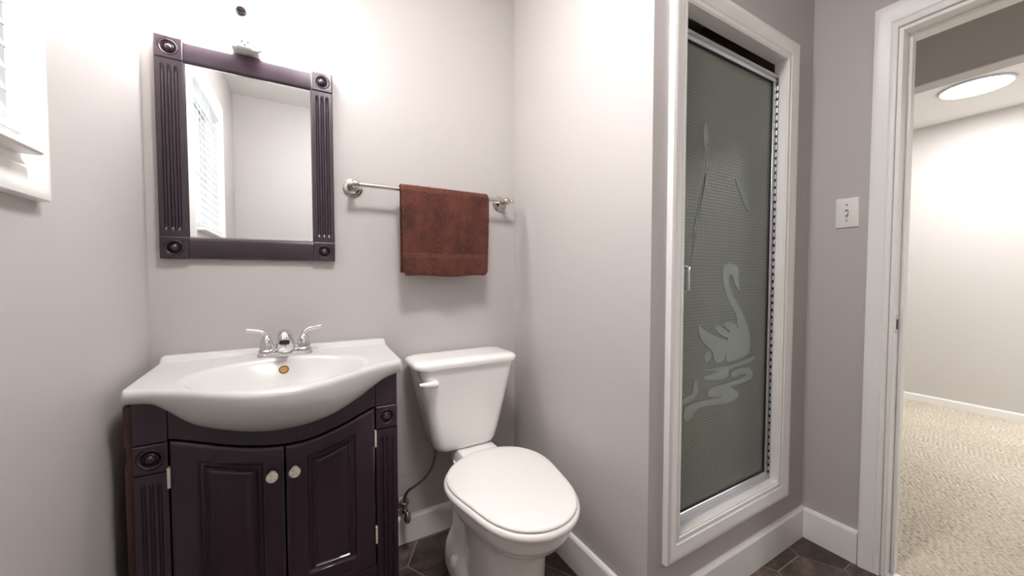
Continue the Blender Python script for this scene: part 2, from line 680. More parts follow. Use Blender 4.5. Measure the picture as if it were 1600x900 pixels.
# shower opening: casing + jamb lining
mb = MB()
frame_sweep(mb, SHW[0], SHW[1], SHW[2], SHW[3], lambda u, v, d: (u, YS - d, v), CASING, (0.066, 0.064))
structure(mb.build('trim_1', 'trim_paint', smooth=25))
mb = MB()
j = 0.004
mb.box(SHW[0], SHW[0] + j, YS - 0.008, YT, SHW[2], SHW[3])
mb.box(SHW[1] - j, SHW[1], YS - 0.008, YT, SHW[2], SHW[3])
mb.box(SHW[0] + j, SHW[1] - j, YS - 0.008, YT, SHW[2], SHW[2] + j)
mb.box(SHW[0] + j, SHW[1] - j, YS - 0.008, YT, SHW[3] - j, SHW[3])
structure(mb.build('trim_2', 'trim_paint'))

# doorway: jamb with stop, casing on the bathroom side and on the hall side
mb = MB()
mb.box(XR - 0.004, XH + 0.004, DOOR_Y1 - 0.012, DOOR_Y1, 0, DOOR_Z)
mb.box(XR - 0.004, XH + 0.004, DOOR_Y0, DOOR_Y0 + 0.012, 0, DOOR_Z)
mb.box(XR - 0.004, XH + 0.004, DOOR_Y0 + 0.012, DOOR_Y1 - 0.012, DOOR_Z - 0.012, DOOR_Z)
mb.box(XR + 0.048, XR + 0.082, DOOR_Y1 - 0.022, DOOR_Y1 - 0.012, 0, DOOR_Z - 0.012)
mb.box(XR + 0.048, XR + 0.082, DOOR_Y0 + 0.012, DOOR_Y0 + 0.022, 0, DOOR_Z - 0.012)
mb.box(XR + 0.048, XR + 0.082, DOOR_Y0 + 0.022, DOOR_Y1 - 0.022, DOOR_Z - 0.022, DOOR_Z - 0.012)
structure(mb.build('door_1', 'trim_paint', bevel=0.0015))
mb = MB()
frame_sweep(mb, DOOR_Y0 - 0.001, DOOR_Y1 + 0.001, 0, DOOR_Z + 0.003, lambda u, v, d: (XR - d, u, v), CASING, (0.060, 0.086), 3, 0.0)
frame_sweep(mb, DOOR_Y0 - 0.001, DOOR_Y1 + 0.001, 0, DOOR_Z + 0.003, lambda u, v, d: (XH + d, u, v), CASING, (0.060, 0.086), 3, 0.0)
structure(mb.build('trim_3', 'trim_paint', smooth=25))
# threshold strip where tile meets carpet
mb = MB()
mb.prism([(1.800, 0.0), (1.856, 0.0), (1.850, 0.005), (1.838, 0.008), (1.818, 0.008), (1.806, 0.005)],
         lambda a_, b_, d: (a_, d, b_), DOOR_Y0 + 0.012, DOOR_Y1 - 0.012)
structure(mb.build('trim_4', 'aluminium'))

# window: casing, stool, frame and pane
mb = MB()
frame_sweep(mb, WIN[0], WIN[1], WIN[2] + 0.002, WIN[3], lambda u, v, d: (XL + d, u, v), CASING, (0.070, 0.066))
structure(mb.build('trim_5', 'trim_paint', smooth=25))
mb = MB()
mb.box(XL - 0.075, -0.360, WIN[0] + 0.001, WIN[1] - 0.001, WIN[2] + 0.001, WIN[2] + 0.015)
structure(mb.build('trim_6', 'trim_paint', bevel=0.004))
mb = MB()
xw = XL - 0.075
y0, y1, z0, z1 = WIN
for (ya, yb, za, zb) in ((y0, y0 + 0.035, z0, z1), (y1 - 0.035, y1, z0, z1), (y0 + 0.035, y1 - 0.035, z0, z0 + 0.04), (y0 + 0.035, y1 - 0.035, z1 - 0.035, z1),
                         (y0 + 0.035, y1 - 0.035, (z0 + z1) / 2 - 0.016, (z0 + z1) / 2 + 0.016)):
    mb.box(xw - 0.03, xw, ya, yb, za, zb)
wo = structure(mb.build('window_1', 'white_plastic', bevel=0.002))
mb = MB().box(xw - 0.018, xw - 0.014, y0 + 0.03, y1 - 0.03, z0 + 0.03, z1 - 0.03)
mb.build('pane', 'clear_glass', wo)


# ================================================================== VANITY CABINET
YP = 1.165      # front face of doors and pilasters
VX0, VX1 = -0.350, 0.2495
van = thing('vanity_cabinet', 'dark purple-brown vanity cabinet with two doors under the white sink', 'cabinet', (-0.05, 1.32, 0))
SB_X = [-0.372, -0.3497, -0.3118, -0.2854, -0.2422, -0.1967, -0.1224, -0.0563, 0.0154, 0.0758, 0.1328, 0.1743, 0.2097, 0.25, 0.272]
SB_Z = [0.781, 0.781, 0.776, 0.758, 0.722, 0.7015, 0.683, 0.676, 0.679, 0.693, 0.719, 0.744, 0.764, 0.777, 0.779]
DT_X = [-0.2826, -0.2263, -0.1854, -0.1233, -0.051, 0.0143, 0.0911, 0.14, 0.178]
DT_Z = [0.681, 0.661, 0.6455, 0.627, 0.6155, 0.6185, 0.6405, 0.661, 0.676]
dtp = spline(list(zip(DT_X, DT_Z)), 8)
DTX, DTZ = [p[0] for p in dtp], [p[1] for p in dtp]
sbp = spline(list(zip(SB_X, SB_Z)), 8)
SBX, SBZ = [p[0] for p in sbp], [p[1] for p in sbp]
door_top = lambda x: interp(DTX, DTZ, x)
sink_bot = lambda x: interp(SBX, SBZ, x)

# carcass: back, right side, bottom, inner frame
mb = MB()
mb.box(VX0 + 0.02, VX1 - 0.018, 1.462, 1.48, 0.09, 0.74)
mb.box(VX1 - 0.018, VX1, YP + 0.022, 1.48, 0.0, 0.755)
mb.box(VX0 + 0.004, VX1 - 0.018, YP + 0.022, 1.462, 0.16, 0.178)
mb.build('carcass', 'dark_wood', van, bevel=0.001)
# raw brown left side, chipped pale near the top
mb = MB()
mb.field(6, 60, lambda s, t: (-0.3665 + (0.004 * (1 if math.sin(t * 61) + math.sin(t * 23 + 1) > 1.1 else 0) if t > 0.8 else 0), 1.48 - s * (1.48 - YP - 0.010), 0.0 + t * 0.775),
         lambda s, t: (-0.3465, 1.48 - s * (1.48 - YP - 0.010), 0.0 + t * 0.775))
mb.mi = [1 if (k // 6 >= 50 and k < 360) else 0 for k in range(len(mb.f))]
o = mb.build('side_panel', ['brown_side', 'raw_wood'], van)
o['label'] = 'brown side panel with chipped pale wood near the top'

# top rail under the belly of the basin: from the curved basin edge down to the curved door tops
mb = MB()
n = 64
rail = []
xs = [VX0 + 0.062 + (VX1 - 0.064 - VX0 - 0.062) * i / n for i in range(n + 1)]
top = [(x, sink_bot(x) + 0.004 - 0.0) for x in xs]
bot = [(x, door_top(x) + 0.005) for x in xs]
poly = top + bot[::-1]
fr = lambda a_, b_, d: (a_, d, b_)
vsf = []
for yy in (YP + 0.002, YP + 0.02):
    vsf += [(x, yy, z) for x, z in top] + [(x, yy, z) for x, z in bot]
N = n + 1
fs = []
for i in range(n):
    fs += [(i, i + 1, N + i + 1, N + i), (2 * N + i, 3 * N + i, 3 * N + i + 1, 2 * N + i + 1),
           (i, 2 * N + i, 2 * N + i + 1, i + 1), (N + i, N + i + 1, 3 * N + i + 1, 3 * N + i)]
fs += [(0, N, 3 * N, 2 * N), (n, 2 * N + n, 3 * N + n, N + n)]
mb.add(vsf, fs)
mb.build('top_rail', 'dark_wood', van, bevel=0.0015)


def rosette(mb, cx, y, cz, r):
    """turned bullseye facing -y"""
    mb.lathe([(r, -0.002), (r, 0.0008), (r * 0.94, 0.0018), (r * 0.82, 0.0008), (r * 0.72, -0.0035), (r * 0.6, -0.005), (r * 0.56, 0.0005),
              (r * 0.5, 0.0015), (r * 0.44, -0.002), (r * 0.4, 0.001), (r * 0.3, 0.0045), (r * 0.15, 0.006), (0.0, 0.0063)], (cx, y, cz), (0, -1, 0), 40, caps=False)


def pilaster(x0, x1, name='pilaster'):
    w = x1 - x0
    cx = (x0 + x1) / 2

    def dep(s, t, zb, zt):
        x = x0 + s * w
        z = zb + t * (zt - zb)
        d = 0.0
        for k in (-1, 0, 1):
            u = abs(x - cx - k * 0.0145) / 0.0042
            if u < 1:
                e = min(smoothstep(zt - 0.026, zt - 0.034, z), smoothstep(zb + 0.03, zb + 0.045, z)) if True else 1
                d = max(d, 0.005 * math.sqrt(1 - u * u) * e)
        return (x, YP + d, z)
    mb = MB()
    zb, zt = 0.0, 0.6085
    mb.field(84, 60, lambda s, t: dep(s, t ** 0.8, zb, zt), lambda s, t: (x0 + s * w, YP + 0.022, zb + (t ** 0.8) * (zt - zb)))
    o = mb.build(name, 'dark_wood', van, smooth=40)
    # square block with a bullseye
    zq0, zq1 = 0.6105, 0.6795
    hole = MB()
    cz = (zq0 + zq1) / 2
    r = 0.0255
    def blk(s, t):
        x, z = x0 + s * w, zq0 + t * (zq1 - zq0)
        d = math.hypot(x - cx, z - cz)
        y = YP - 0.002 + (0.010 * smoothstep(r + 0.0005, r - 0.003, d))
        e = min(s, 1 - s, t, 1 - t) * 0.065
        y += 0.0022 * (1 - smoothstep(0, 0.0025, e))
        return (x, y, z)
    hole.field(70, 70, blk, lambda s, t: (x0 + s * w, YP + 0.022, zq0 + t * (zq1 - zq0)))
    b = hole.build('corner_block', 'dark_wood', o, smooth=40)
    mr = MB()
    rosette(mr, cx, YP - 0.001, cz, r * 0.97)
    mr.build('rosette', 'dark_wood', b, smooth=60)
    return o


p1 = pilaster(VX0, VX0 + 0.061)
p2 = pilaster(VX1 - 0.063, VX1)
# blocks above the pilasters, up to the basin
for x0, x1 in ((VX0, VX0 + 0.061), (VX1 - 0.063, VX1)):
    mb = MB()
    xs2 = [x0 + (x1 - x0) * i / 16 for i in range(17)]
    poly = [(x0, 0.6815), (x1, 0.6815)] + [(x, sink_bot(x) + 0.003) for x in xs2[::-1]]
    mb.prism(poly, fr, YP + 0.001, YP + 0.022)
    mb.build('upper_block', 'dark_wood', van, bevel=0.001)
# base rail
mb = MB().box(VX0 + 0.061, VX1 - 0.063, YP + 0.002, YP + 0.022, 0.06, 0.1865)
mb.build('base_rail', 'dark_wood', van, bevel=0.003)


def door(x0, x1, px0, px1, knob_x, hinge_x, hs):
    zb = 0.191
    mb = MB()

    def front(s, t):
        x = x0 + s * (x1 - x0)
        zt = door_top(x)
        z = zb + t * (zt - zb)
        e = min((x - x0), (x1 - x), (z - zb), (zt - z))
        y = YP - 0.004 + 0.004 * (1 - smoothstep(0, 0.006, e))
        # routed channel round the raised panel
        pt = door_top(x) - 0.0535
        q = min(x - px0 + 0.012, px1 + 0.012 - x, z - 0.238, pt + 0.012 - z)
        y += 0.006 * smoothstep(0.0, 0.005, q)
        return (x, y, z)
    mb.field(90, 120, front, lambda s, t: (x0 + s * (x1 - x0), YP + 0.016, zb + t * (door_top(x0 + s * (x1 - x0)) - zb)))
    d = mb.build('door', 'dark_wood', van, smooth=50)
    # raised centre panel with a bead round it
    mp = MB()

    def pan(s, t):
        x = px0 + s * (px1 - px0)
        zt = door_top(x) - 0.0535
        z = 0.2505 + t * (zt - 0.2505)
        e = min(x - px0, px1 - x, z - 0.2505, zt - z)
        y = YP + 0.0025
        y -= 0.0095 * smoothstep(0.0, 0.004, e)
        y += 0.0045 * smoothstep(0.0045, 0.0085, e)
        y -= 0.0025 * smoothstep(0.0095, 0.0135, e)
        y += 0.0012 * smoothstep(0.014, 0.03, e)
        return (x, y, z)
    mp.field(90, 130, pan, lambda s, t: (px0 + s * (px1 - px0), YP + 0.008, 0.2505 + t * (door_top(px0 + s * (px1 - px0)) - 0.0535 - 0.2505)))
    mp.build('raised_panel', 'dark_wood', d, smooth=50)
    # white knob with a pressed star of facets
    mk = MB()
    mk.lathe([(0.0085, 0), (0.006, 0.003), (0.0055, 0.013), (0.0075, 0.017)], (knob_x, YP - 0.004, 0.548), (0, -1, 0), 24)
    c = Vector((knob_x, YP - 0.004, 0.548))
    rs = []
    for r, h in ((0.006, 0.012), (0.0125, 0.017), (0.0142, 0.020), (0.0138, 0.0235), (0.0115, 0.0255)):
        rs.append([c + Vector((math.cos(k * PI / 16) * r, -h, math.sin(k * PI / 16) * r)) for k in range(32)])
    rs.append([c + Vector((math.cos(k * PI / 16) * 0.0112, -(0.0255 + 0.0022 * abs(math.cos(k * PI / 8))), math.sin(k * PI / 16) * 0.0112)) for k in range(32)])
    rs.append([c + Vector((math.cos(k * PI / 16) * 0.0005, -0.0285, math.sin(k * PI / 16) * 0.0005)) for k in range(32)])
    mk.rings(rs)
    k = mk.build('knob', 'knob_white', d, smooth=30)
    k['label'] = 'white faceted knob'
    for hz in hs:
        mh = MB()
        mh.box(hinge_x - 0.0028, hinge_x + 0.0028, YP - 0.0085, YP + 0.004, hz - 0.025, hz + 0.025)
        for q in (-0.008, 0.008):
            mh.box(hinge_x - 0.0032, hinge_x + 0.0032, YP - 0.009, YP - 0.008, hz + q - 0.0005, hz + q + 0.0005)
        h = mh.build('hinge', 'hinge_white', d, bevel=0.0012)
        h['label'] = 'small pale metal hinge'


door(VX0 + 0.0655, -0.0525, -0.2225, -0.1110, -0.0790, VX0 + 0.0635, (0.595, 0.285))
door(-0.0480, VX1 - 0.0675, 0.0130, 0.1170, -0.0275, VX1 - 0.0655, (0.585, 0.286))


# ================================================================== SINK TOP
SX0, SX1, SC = -0.3690, 0.2690, -0.050
snk = thing('sink_basin', 'white porcelain sink top with an oval basin and rounded belly front', 'sink', (SC, 1.33, 0.80))


def y_front(x):
    s = (x - SC) / 0.319
    b = 0.5 * (1 + math.cos(PI * min(1, abs(s) / 0.98)))
    b = b ** 0.85
    y = 1.150 - 0.150 * b
    c = abs(s)
    if c > 0.955:
        y += 0.022 * ((c - 0.955) / 0.045) ** 2
    return y


def build_sink():
    mb = MB()
    n = 120
    rings = []
    BA, BB, BY = 0.213, 0.148, 1.198

    def depth(x, y):
        r = math.sqrt(((x - SC) / BA) ** 2 + ((y - BY) / BB) ** 2)
        if r >= 1.06:
            return 0.0
        if r > 0.94:
            t = (1.06 - r) / 0.12
            return 0.013 * t * t
        return 0.013 + 0.090 * (1 - (r / 0.94) ** 2.0)

    for i in range(n + 1):
        u = i / n
        # denser columns near the ends
        s = -math.cos(PI * u)
        s = 0.75 * (2 * u - 1) + 0.25 * s
        x = SC + 0.319 * s
        edge = 0.0
        e = 1 - abs(s)
        if e < 0.03:
            edge = 0.012 * (1 - math.sqrt(max(0, 1 - (1 - e / 0.03) ** 2)))
        yf = y_front(x)
        zb = min(sink_bot(x), 0.783)
        zf = 0.812
        prof = []
        zu = min(0.786, 0.8195 - depth(x, BY) - 0.012)      # underside clears the bowl
        prof.append((1.40, 0.786))
        prof.append((1.481, 0.786 + edge * 0.4))
        prof.append((1.483, 0.828))
        prof.append((1.482, 0.838 - edge))
        prof.append((1.477, 0.8415 - edge))
        prof.append((1.448, 0.8415 - edge))
        prof.append((1.440, 0.8395 - edge))
        prof.append((1.432, 0.8305 - edge))
        prof.append((1.424, 0.8265 - edge))
        ny = 56
        for j in range(1, ny + 1):
            y = 1.424 + (yf + 0.016 - 1.424) * j / ny
            z = 0.8265 + (zf - 0.8265) * ((1.424 - y) / (1.424 - 1.0)) ** 0.9
            prof.append((y, z - depth(x, y) - edge))
        zr = 0.8265 + (zf - 0.8265) * ((1.424 - yf - 0.016) / 0.424) ** 0.9
        # rim roundover and the belly curving under towards the cabinet
        for k in range(1, 7):
            t = k / 6 * PI / 2
            prof.append((yf + 0.016 - 0.016 * math.sin(t), zr - 0.014 * (1 - math.cos(t)) - edge))
        z1 = zr - 0.014 - edge
        Yc = YP + 0.004
        zb2 = min(zb, z1 - 0.012)
        for k in range(1, 19):
            t = k / 18 * PI / 2
            prof.append((yf + (Yc - yf) * (1 - math.cos(t)), z1 - (z1 - zb2) * math.sin(t) ** 0.92))
        prof.append((YP + 0.024, zb2 + 0.0005))
        prof.append((YP + 0.03, min(zu, zb2)))
        prof.append((1.36, min(zu, 0.7855)))
        rings.append([(x, y, z) for y, z in prof])
    mb.rings(rings)
    return mb.build('basin_top', 'sink_porcelain', snk, smooth=50)


bt = build_sink()
mb = MB()
def basin_z(y):
    q = abs(y - 1.198) / 0.148
    d = 0.0 if q >= 1.06 else (0.013 * ((1.06 - q) / 0.12) ** 2 if q > 0.94 else 0.013 + 0.090 * (1 - (q / 0.94) ** 2.0))
    return 0.8265 - 0.0145 * ((1.424 - y) / 0.424) ** 0.9 - d


yo = 1.15
while basin_z(yo) < 0.7833 - (yo - 1.35) * 0.225:      # where the sight of the overflow meets the back slope of the basin
    yo += 0.0005
sl = (basin_z(yo + 0.004) - basin_z(yo - 0.004)) / 0.008
mb.lathe([(0.0135, -0.002), (0.0135, 0.002), (0.011, 0.003), (0.0105, 0.0015), (0.0, 0.0015)], (-0.0545, yo, basin_z(yo)), (0, -sl, 1), 28)
o = mb.build('overflow_ring', 'brass', snk, smooth=40)
o['label'] = 'brass overflow hole cover'
mb = MB()
mb.lathe([(0.024, 0), (0.024, 0.003), (0.019, 0.004), (0.0175, 0.001), (0.0165, 0.001), (0.016, 0.006), (0.0, 0.009)], (SC, 1.198, basin_z(1.198) - 0.001), (0, 0, 1), 32)
mb.build('drain', 'chrome', snk, smooth=40)

# ================================================================== FAUCET
FX, FY, FZ = -0.0510, 1.388, 0.8235
fau = thing('faucet', 'chrome two-handle faucet at the back of the white sink', 'faucet', (FX, FY, FZ))
mb = MB()
rs = []
for z, k in ((-0.004, 0.98), (0.004, 1.0), (0.009, 0.97), (0.012, 0.88)):
    rs.append([(x, y, FZ + z) for x, y in rrect(FX, FY, 0.078 * (0.4 + 0.6 * k) , 0.026 * k, 0.0255 * k, 10)])
mb.rings(rs)
mb.build('base_plate', 'chrome', fau, smooth=40)
for sgn in (-1, 1):
    hx = FX + sgn * 0.0508
    mb = MB()
    mb.lathe([(0.0245, 0.008), (0.0245, 0.016), (0.0235, 0.020), (0.0205, 0.022), (0.0195, 0.024), (0.0195, 0.028), (0.0185, 0.036),
              (0.0155, 0.048), (0.012, 0.058), (0.009, 0.064), (0.006, 0.067)], (hx, FY, FZ), (0, 0, 1), 32)
    p = [(hx, FY, FZ + 0.052), (hx - sgn * 0.001, FY, FZ + 0.064), (hx + sgn * 0.006, FY, FZ + 0.074), (hx + sgn * 0.020, FY, FZ + 0.0805),
         (hx + sgn * 0.036, FY - 0.001, FZ + 0.0835), (hx + sgn * 0.052, FY - 0.002, FZ + 0.0855)]
    sp = spline(p, 6)
    mb.tube(sp, [interp([0, 0.3, 0.6, 1], [0.0095, 0.0075, 0.0062, 0.0058], i / (len(sp) - 1)) for i in range(len(sp))], 16)
    mb.build('lever_handle', 'chrome', fau, smooth=40)
# spout: flared foot rising into a rounded nose that leans towards the basin
mb = MB()
rs = []
for (cy, cz, hx, hy) in ((FY - 0.002, 0.008, 0.040, 0.024), (FY - 0.003, 0.016, 0.034, 0.022), (FY - 0.006, 0.030, 0.028, 0.021), (FY - 0.012, 0.046, 0.024, 0.022),
                         (FY - 0.022, 0.060, 0.0215, 0.024), (FY - 0.034, 0.070, 0.0205, 0.026), (FY - 0.044, 0.0755, 0.019, 0.024), (FY - 0.050, 0.0785, 0.013, 0.016), (FY - 0.052, 0.0795, 0.004, 0.005)):
    rs.append([(FX + hx * math.copysign(abs(math.cos(t)) ** 0.85, math.cos(t)), cy + hy * math.sin(t), FZ + cz - 0.35 * hy * math.sin(t) * (cz > 0.04) * -0.6) for t in [2 * PI * k / 36 for k in range(36)]])
mb.rings(rs)
so = mb.build('spout', 'chrome', fau, smooth=60)
mb = MB()
sp = spline([(FX, FY - 0.020, FZ + 0.060), (FX, FY - 0.050, FZ + 0.070), (FX, FY - 0.073, FZ + 0.066), (FX, FY - 0.082, FZ + 0.054)], 6)
mb.tube(sp, [interp([0, 0.6, 1], [0.0215, 0.020, 0.0175], i / (len(sp) - 1)) for i in range(len(sp))], 24)
mb.build('spout_nose', 'chrome', so, smooth=60)
mb = MB()
mb.lathe([(0.014, -0.003), (0.014, 0.005), (0.011, 0.007), (0.0, 0.006)], (FX, FY - 0.082, FZ + 0.054), (0, -0.3, -0.95), 24)
mb.build('aerator', 'dark_metal', so, smooth=40)

# ================================================================== MIRROR
mir = thing('wall_mirror', 'rectangular mirror in a dark fluted frame hung above the sink', 'mirror', (-0.132, YB, 1.13))
MX0, MX1, MZ0, MZ1 = -0.3655, 0.1025, 1.1305, 1.7845
MY = 1.462          # front of the stiles
SW = 0.066


def fluted(x0, x1, z0, z1, name):
    cx = (x0 + x1) / 2

    def fnt(s, t):
        x, z = x0 + s * (x1 - x0), z0 + t * (z1 - z0)
        d = 0.0
        for k in (-1, 0, 1):
            u = abs(x - cx - k * 0.0155) / 0.0048
            if u < 1:
                en = min(smoothstep(z1 - 0.018, z1 - 0.026, z), smoothstep(z0 + 0.018, z0 + 0.026, z))
                d = max(d, 0.0055 * math.sqrt(1 - u * u) * en)
        e = min(x - x0, x1 - x)
        d = max(d, 0.002 * (1 - smoothstep(0, 0.003, e)))
        return (x, MY + d, z)
    mb = MB()
    mb.field(84, 90, fnt, lambda s, t: (x0 + s * (x1 - x0), YB - 0.001, z0 + t * (z1 - z0)))
    return mb.build(name, 'dark_wood', mir, smooth=40)


def mirror_block(x0, x1, z0, z1):
    cx, cz = (x0 + x1) / 2, (z0 + z1) / 2
    r = 0.0235

    def blk(s, t):
        x, z = x0 + s * (x1 - x0), z0 + t * (z1 - z0)
        d = math.hypot(x - cx, z - cz)
        y = MY - 0.002 + 0.010 * smoothstep(r + 0.0005, r - 0.003, d)
        e = min(x - x0, x1 - x, z - z0, z1 - z)
        y += 0.0025 * (1 - smoothstep(0, 0.003, e))
        return (x, y, z)
    mb = MB()
    mb.field(70, 70, blk, lambda s, t: (x0 + s * (x1 - x0), YB - 0.001, z0 + t * (z1 - z0)))
    b = mb.build('corner_block', 'dark_wood', mir, smooth=40)
    mr = MB()
    rosette(mr, cx, MY - 0.001, cz, r * 0.97)
    mr.build('rosette', 'dark_wood', b, smooth=60)


for x0, x1 in ((MX0, MX0 + SW), (MX1 - SW, MX1)):
    mirror_block(x0, x1, MZ0, MZ0 + SW)
    mirror_block(x0, x1, MZ1 - SW, MZ1)
    fluted(x0, x1, MZ0 + SW + 0.001, MZ1 - SW - 0.001, 'stile')
for za, zb in ((MZ0, MZ0 + 0.0645), (MZ1 - 0.066, MZ1)):
    mb = MB()
    prof = [(YB - 0.001, za), (MY + 0.008, za), (MY + 0.005, za + 0.004), (MY + 0.004, za + 0.010), (MY + 0.004, zb - 0.010), (MY + 0.005, zb - 0.004), (MY + 0.008, zb), (YB - 0.001, zb)]
    mb.rings([[(x, y, z) for y, z in prof] for x in (MX0 + SW + 0.0008, MX1 - SW - 0.0008)])
    mb.build('frame_rail', 'dark_wood', mir, smooth=30)
mb = MB()
gx0, gx1, gz0, gz1 = MX0 + SW - 0.001, MX1 - SW + 0.001, MZ0 + 0.064, MZ1 - 0.065
bw = 0.004
yg = 1.4700
o4 = [(gx0, gz0), (gx1, gz0), (gx1, gz1), (gx0, gz1)]
i4 = [(gx0 + bw, gz0 + bw), (gx1 - bw, gz0 + bw), (gx1 - bw, gz1 - bw), (gx0 + bw, gz1 - bw)]
vs = [(x, yg + 0.0012, z) for x, z in o4] + [(x, yg, z) for x, z in i4] + [(x, YB - 0.002, z) for x, z in o4]
mb.add(vs, [(4, 5, 6, 7)] + [(k, (k + 1) % 4, 4 + (k + 1) % 4, 4 + k) for k in range(4)] + [(k, 8 + k, 8 + (k + 1) % 4, (k + 1) % 4) for k in range(4)] + [(8, 9, 10, 11)])
mb.build('glass', 'mirror_glass', mir)

# ================================================================== VANITY LIGHT
vl = thing('vanity_light', 'glowing white vanity light fixture with an outlet, above the mirror', 'lamp', (-0.145, YB, 1.79))
mb = MB()
rs = []
for y, k, zl in ((YB - 0.001, 1.0, 0), (1.425, 1.0, 0), (1.408, 0.97, 0), (1.402, 0.9, 0)):
    rs.append([(x, y, z) for x, z in rrect(-0.145, 1.868, 0.040 * k, 0.078 * k, 0.010, 6)])
mb.rings(rs)
hs = mb.build('housing', 'white_plastic', vl, smooth=40)
# curved chin carrying the outlet
mb = MB()
rs = []
for z, hx, yf, yb_ in ((1.818, 0.034, 1.404, 1.44), (1.810, 0.039, 1.396, 1.436), (1.797, 0.042, 1.389, 1.428), (1.782, 0.042, 1.386, 1.412), (1.770, 0.038, 1.385, 1.400), (1.764, 0.030, 1.386, 1.396)):
    rs.append([(x, y, z) for x, y in rrect(-0.134, (yf + yb_) / 2, hx, (yb_ - yf) / 2, 0.0055, 8)])
mb.rings(rs)
ch = mb.build('outlet_chin', 'white_plastic', vl, smooth=40)
mb = MB()
mb.box(-0.1600, -0.1215, 1.3815, 1.390, 1.7655, 1.7895)
oc = mb.build('outlet', 'white_plastic', ch, bevel=0.002)
mb = MB()
mb.box(-0.1475, -0.1453, 1.3808, 1.3818, 1.7785, 1.7855)
mb.box(-0.1325, -0.1303, 1.3808, 1.3818, 1.7785, 1.7845)
mb.lathe([(0.0022, 0), (0.0022, 0.0008)], (-0.139, 1.3816, 1.7725), (0, -1, 0), 12)
mb.build('outlet_slots', 'black_slot', oc)['label'] = 'dark outlet slots'
mb = MB()
mb.lathe([(0.0125, 0), (0.0125, 0.005), (0.011, 0.0075), (0.0, 0.0085)], (-0.148, 1.402, 1.880), (0, -1, 0), 24)
mb.box(-0.1590, -0.1370, 1.3925, 1.3946, 1.8788, 1.8814)
mb.build('thumb_screw', 'dark_metal', vl, smooth=40)['label'] = 'grey slotted thumb screw'
for x0, x1 in ((-0.345, -0.187), (-0.103, 0.055)):
    mb = MB()
    rs = []
    for x, k in ((x0, 0.9), (x0 + 0.004, 0.985), (x0 + 0.012, 1.0), (x1 - 0.012, 1.0), (x1 - 0.004, 0.985), (x1, 0.9)):
        rs.append([(x, y, z) for y, z in rrect(1.440, 1.870, 0.0385 * k, 0.044 * k, 0.020, 6)])
    mb.rings(rs)
    mb.build('diffuser', 'vanity_diffuser', vl, smooth=40)

# ================================================================== TOWEL BAR AND TOWEL
bar = thing('towel_bar', 'brushed nickel towel bar between the mirror and the corner', 'towel bar', (0.472, YB, 1.402))
BY_, BZ = 1.412, 1.402
for x, fin in ((0.167, -1), (0.777, 1)):
    mb = MB()
    mb.lathe([(0.0330, 0.0), (0.0335, 0.003), (0.031, 0.0045), (0.0305, 0.0075), (0.027, 0.010), (0.024, 0.0105), (0.019, 0.016), (0.013, 0.022), (0.0105, 0.030),
              (0.0105, 0.042), (0.0125, 0.050), (0.0125, 0.052)], (x, YB - 0.0005, BZ), (0, -1, 0), 40)
    mb.lathe([(0.0, -0.0185), (0.0065, -0.017), (0.0085, -0.012), (0.0135, -0.009), (0.0155, 0.0), (0.0135, 0.009), (0.0085, 0.012), (0.0065, 0.017), (0.0, 0.0185)],
             (x, BY_, BZ), (1, 0, 0), 32)
    if fin > 0:
        mb.lathe([(0.005, 0.012), (0.004, 0.020), (0.0065, 0.023), (0.0072, 0.027), (0.0045, 0.031), (0.0, 0.032)], (x, BY_, BZ), (fin, 0, 0), 24)
    mb.build('post', 'nickel', bar, smooth=40)
MB().tube([(0.160, BY_, BZ), (0.784, BY_, BZ)], 0.0078, 24).build('bar', 'nickel', bar, smooth=40)


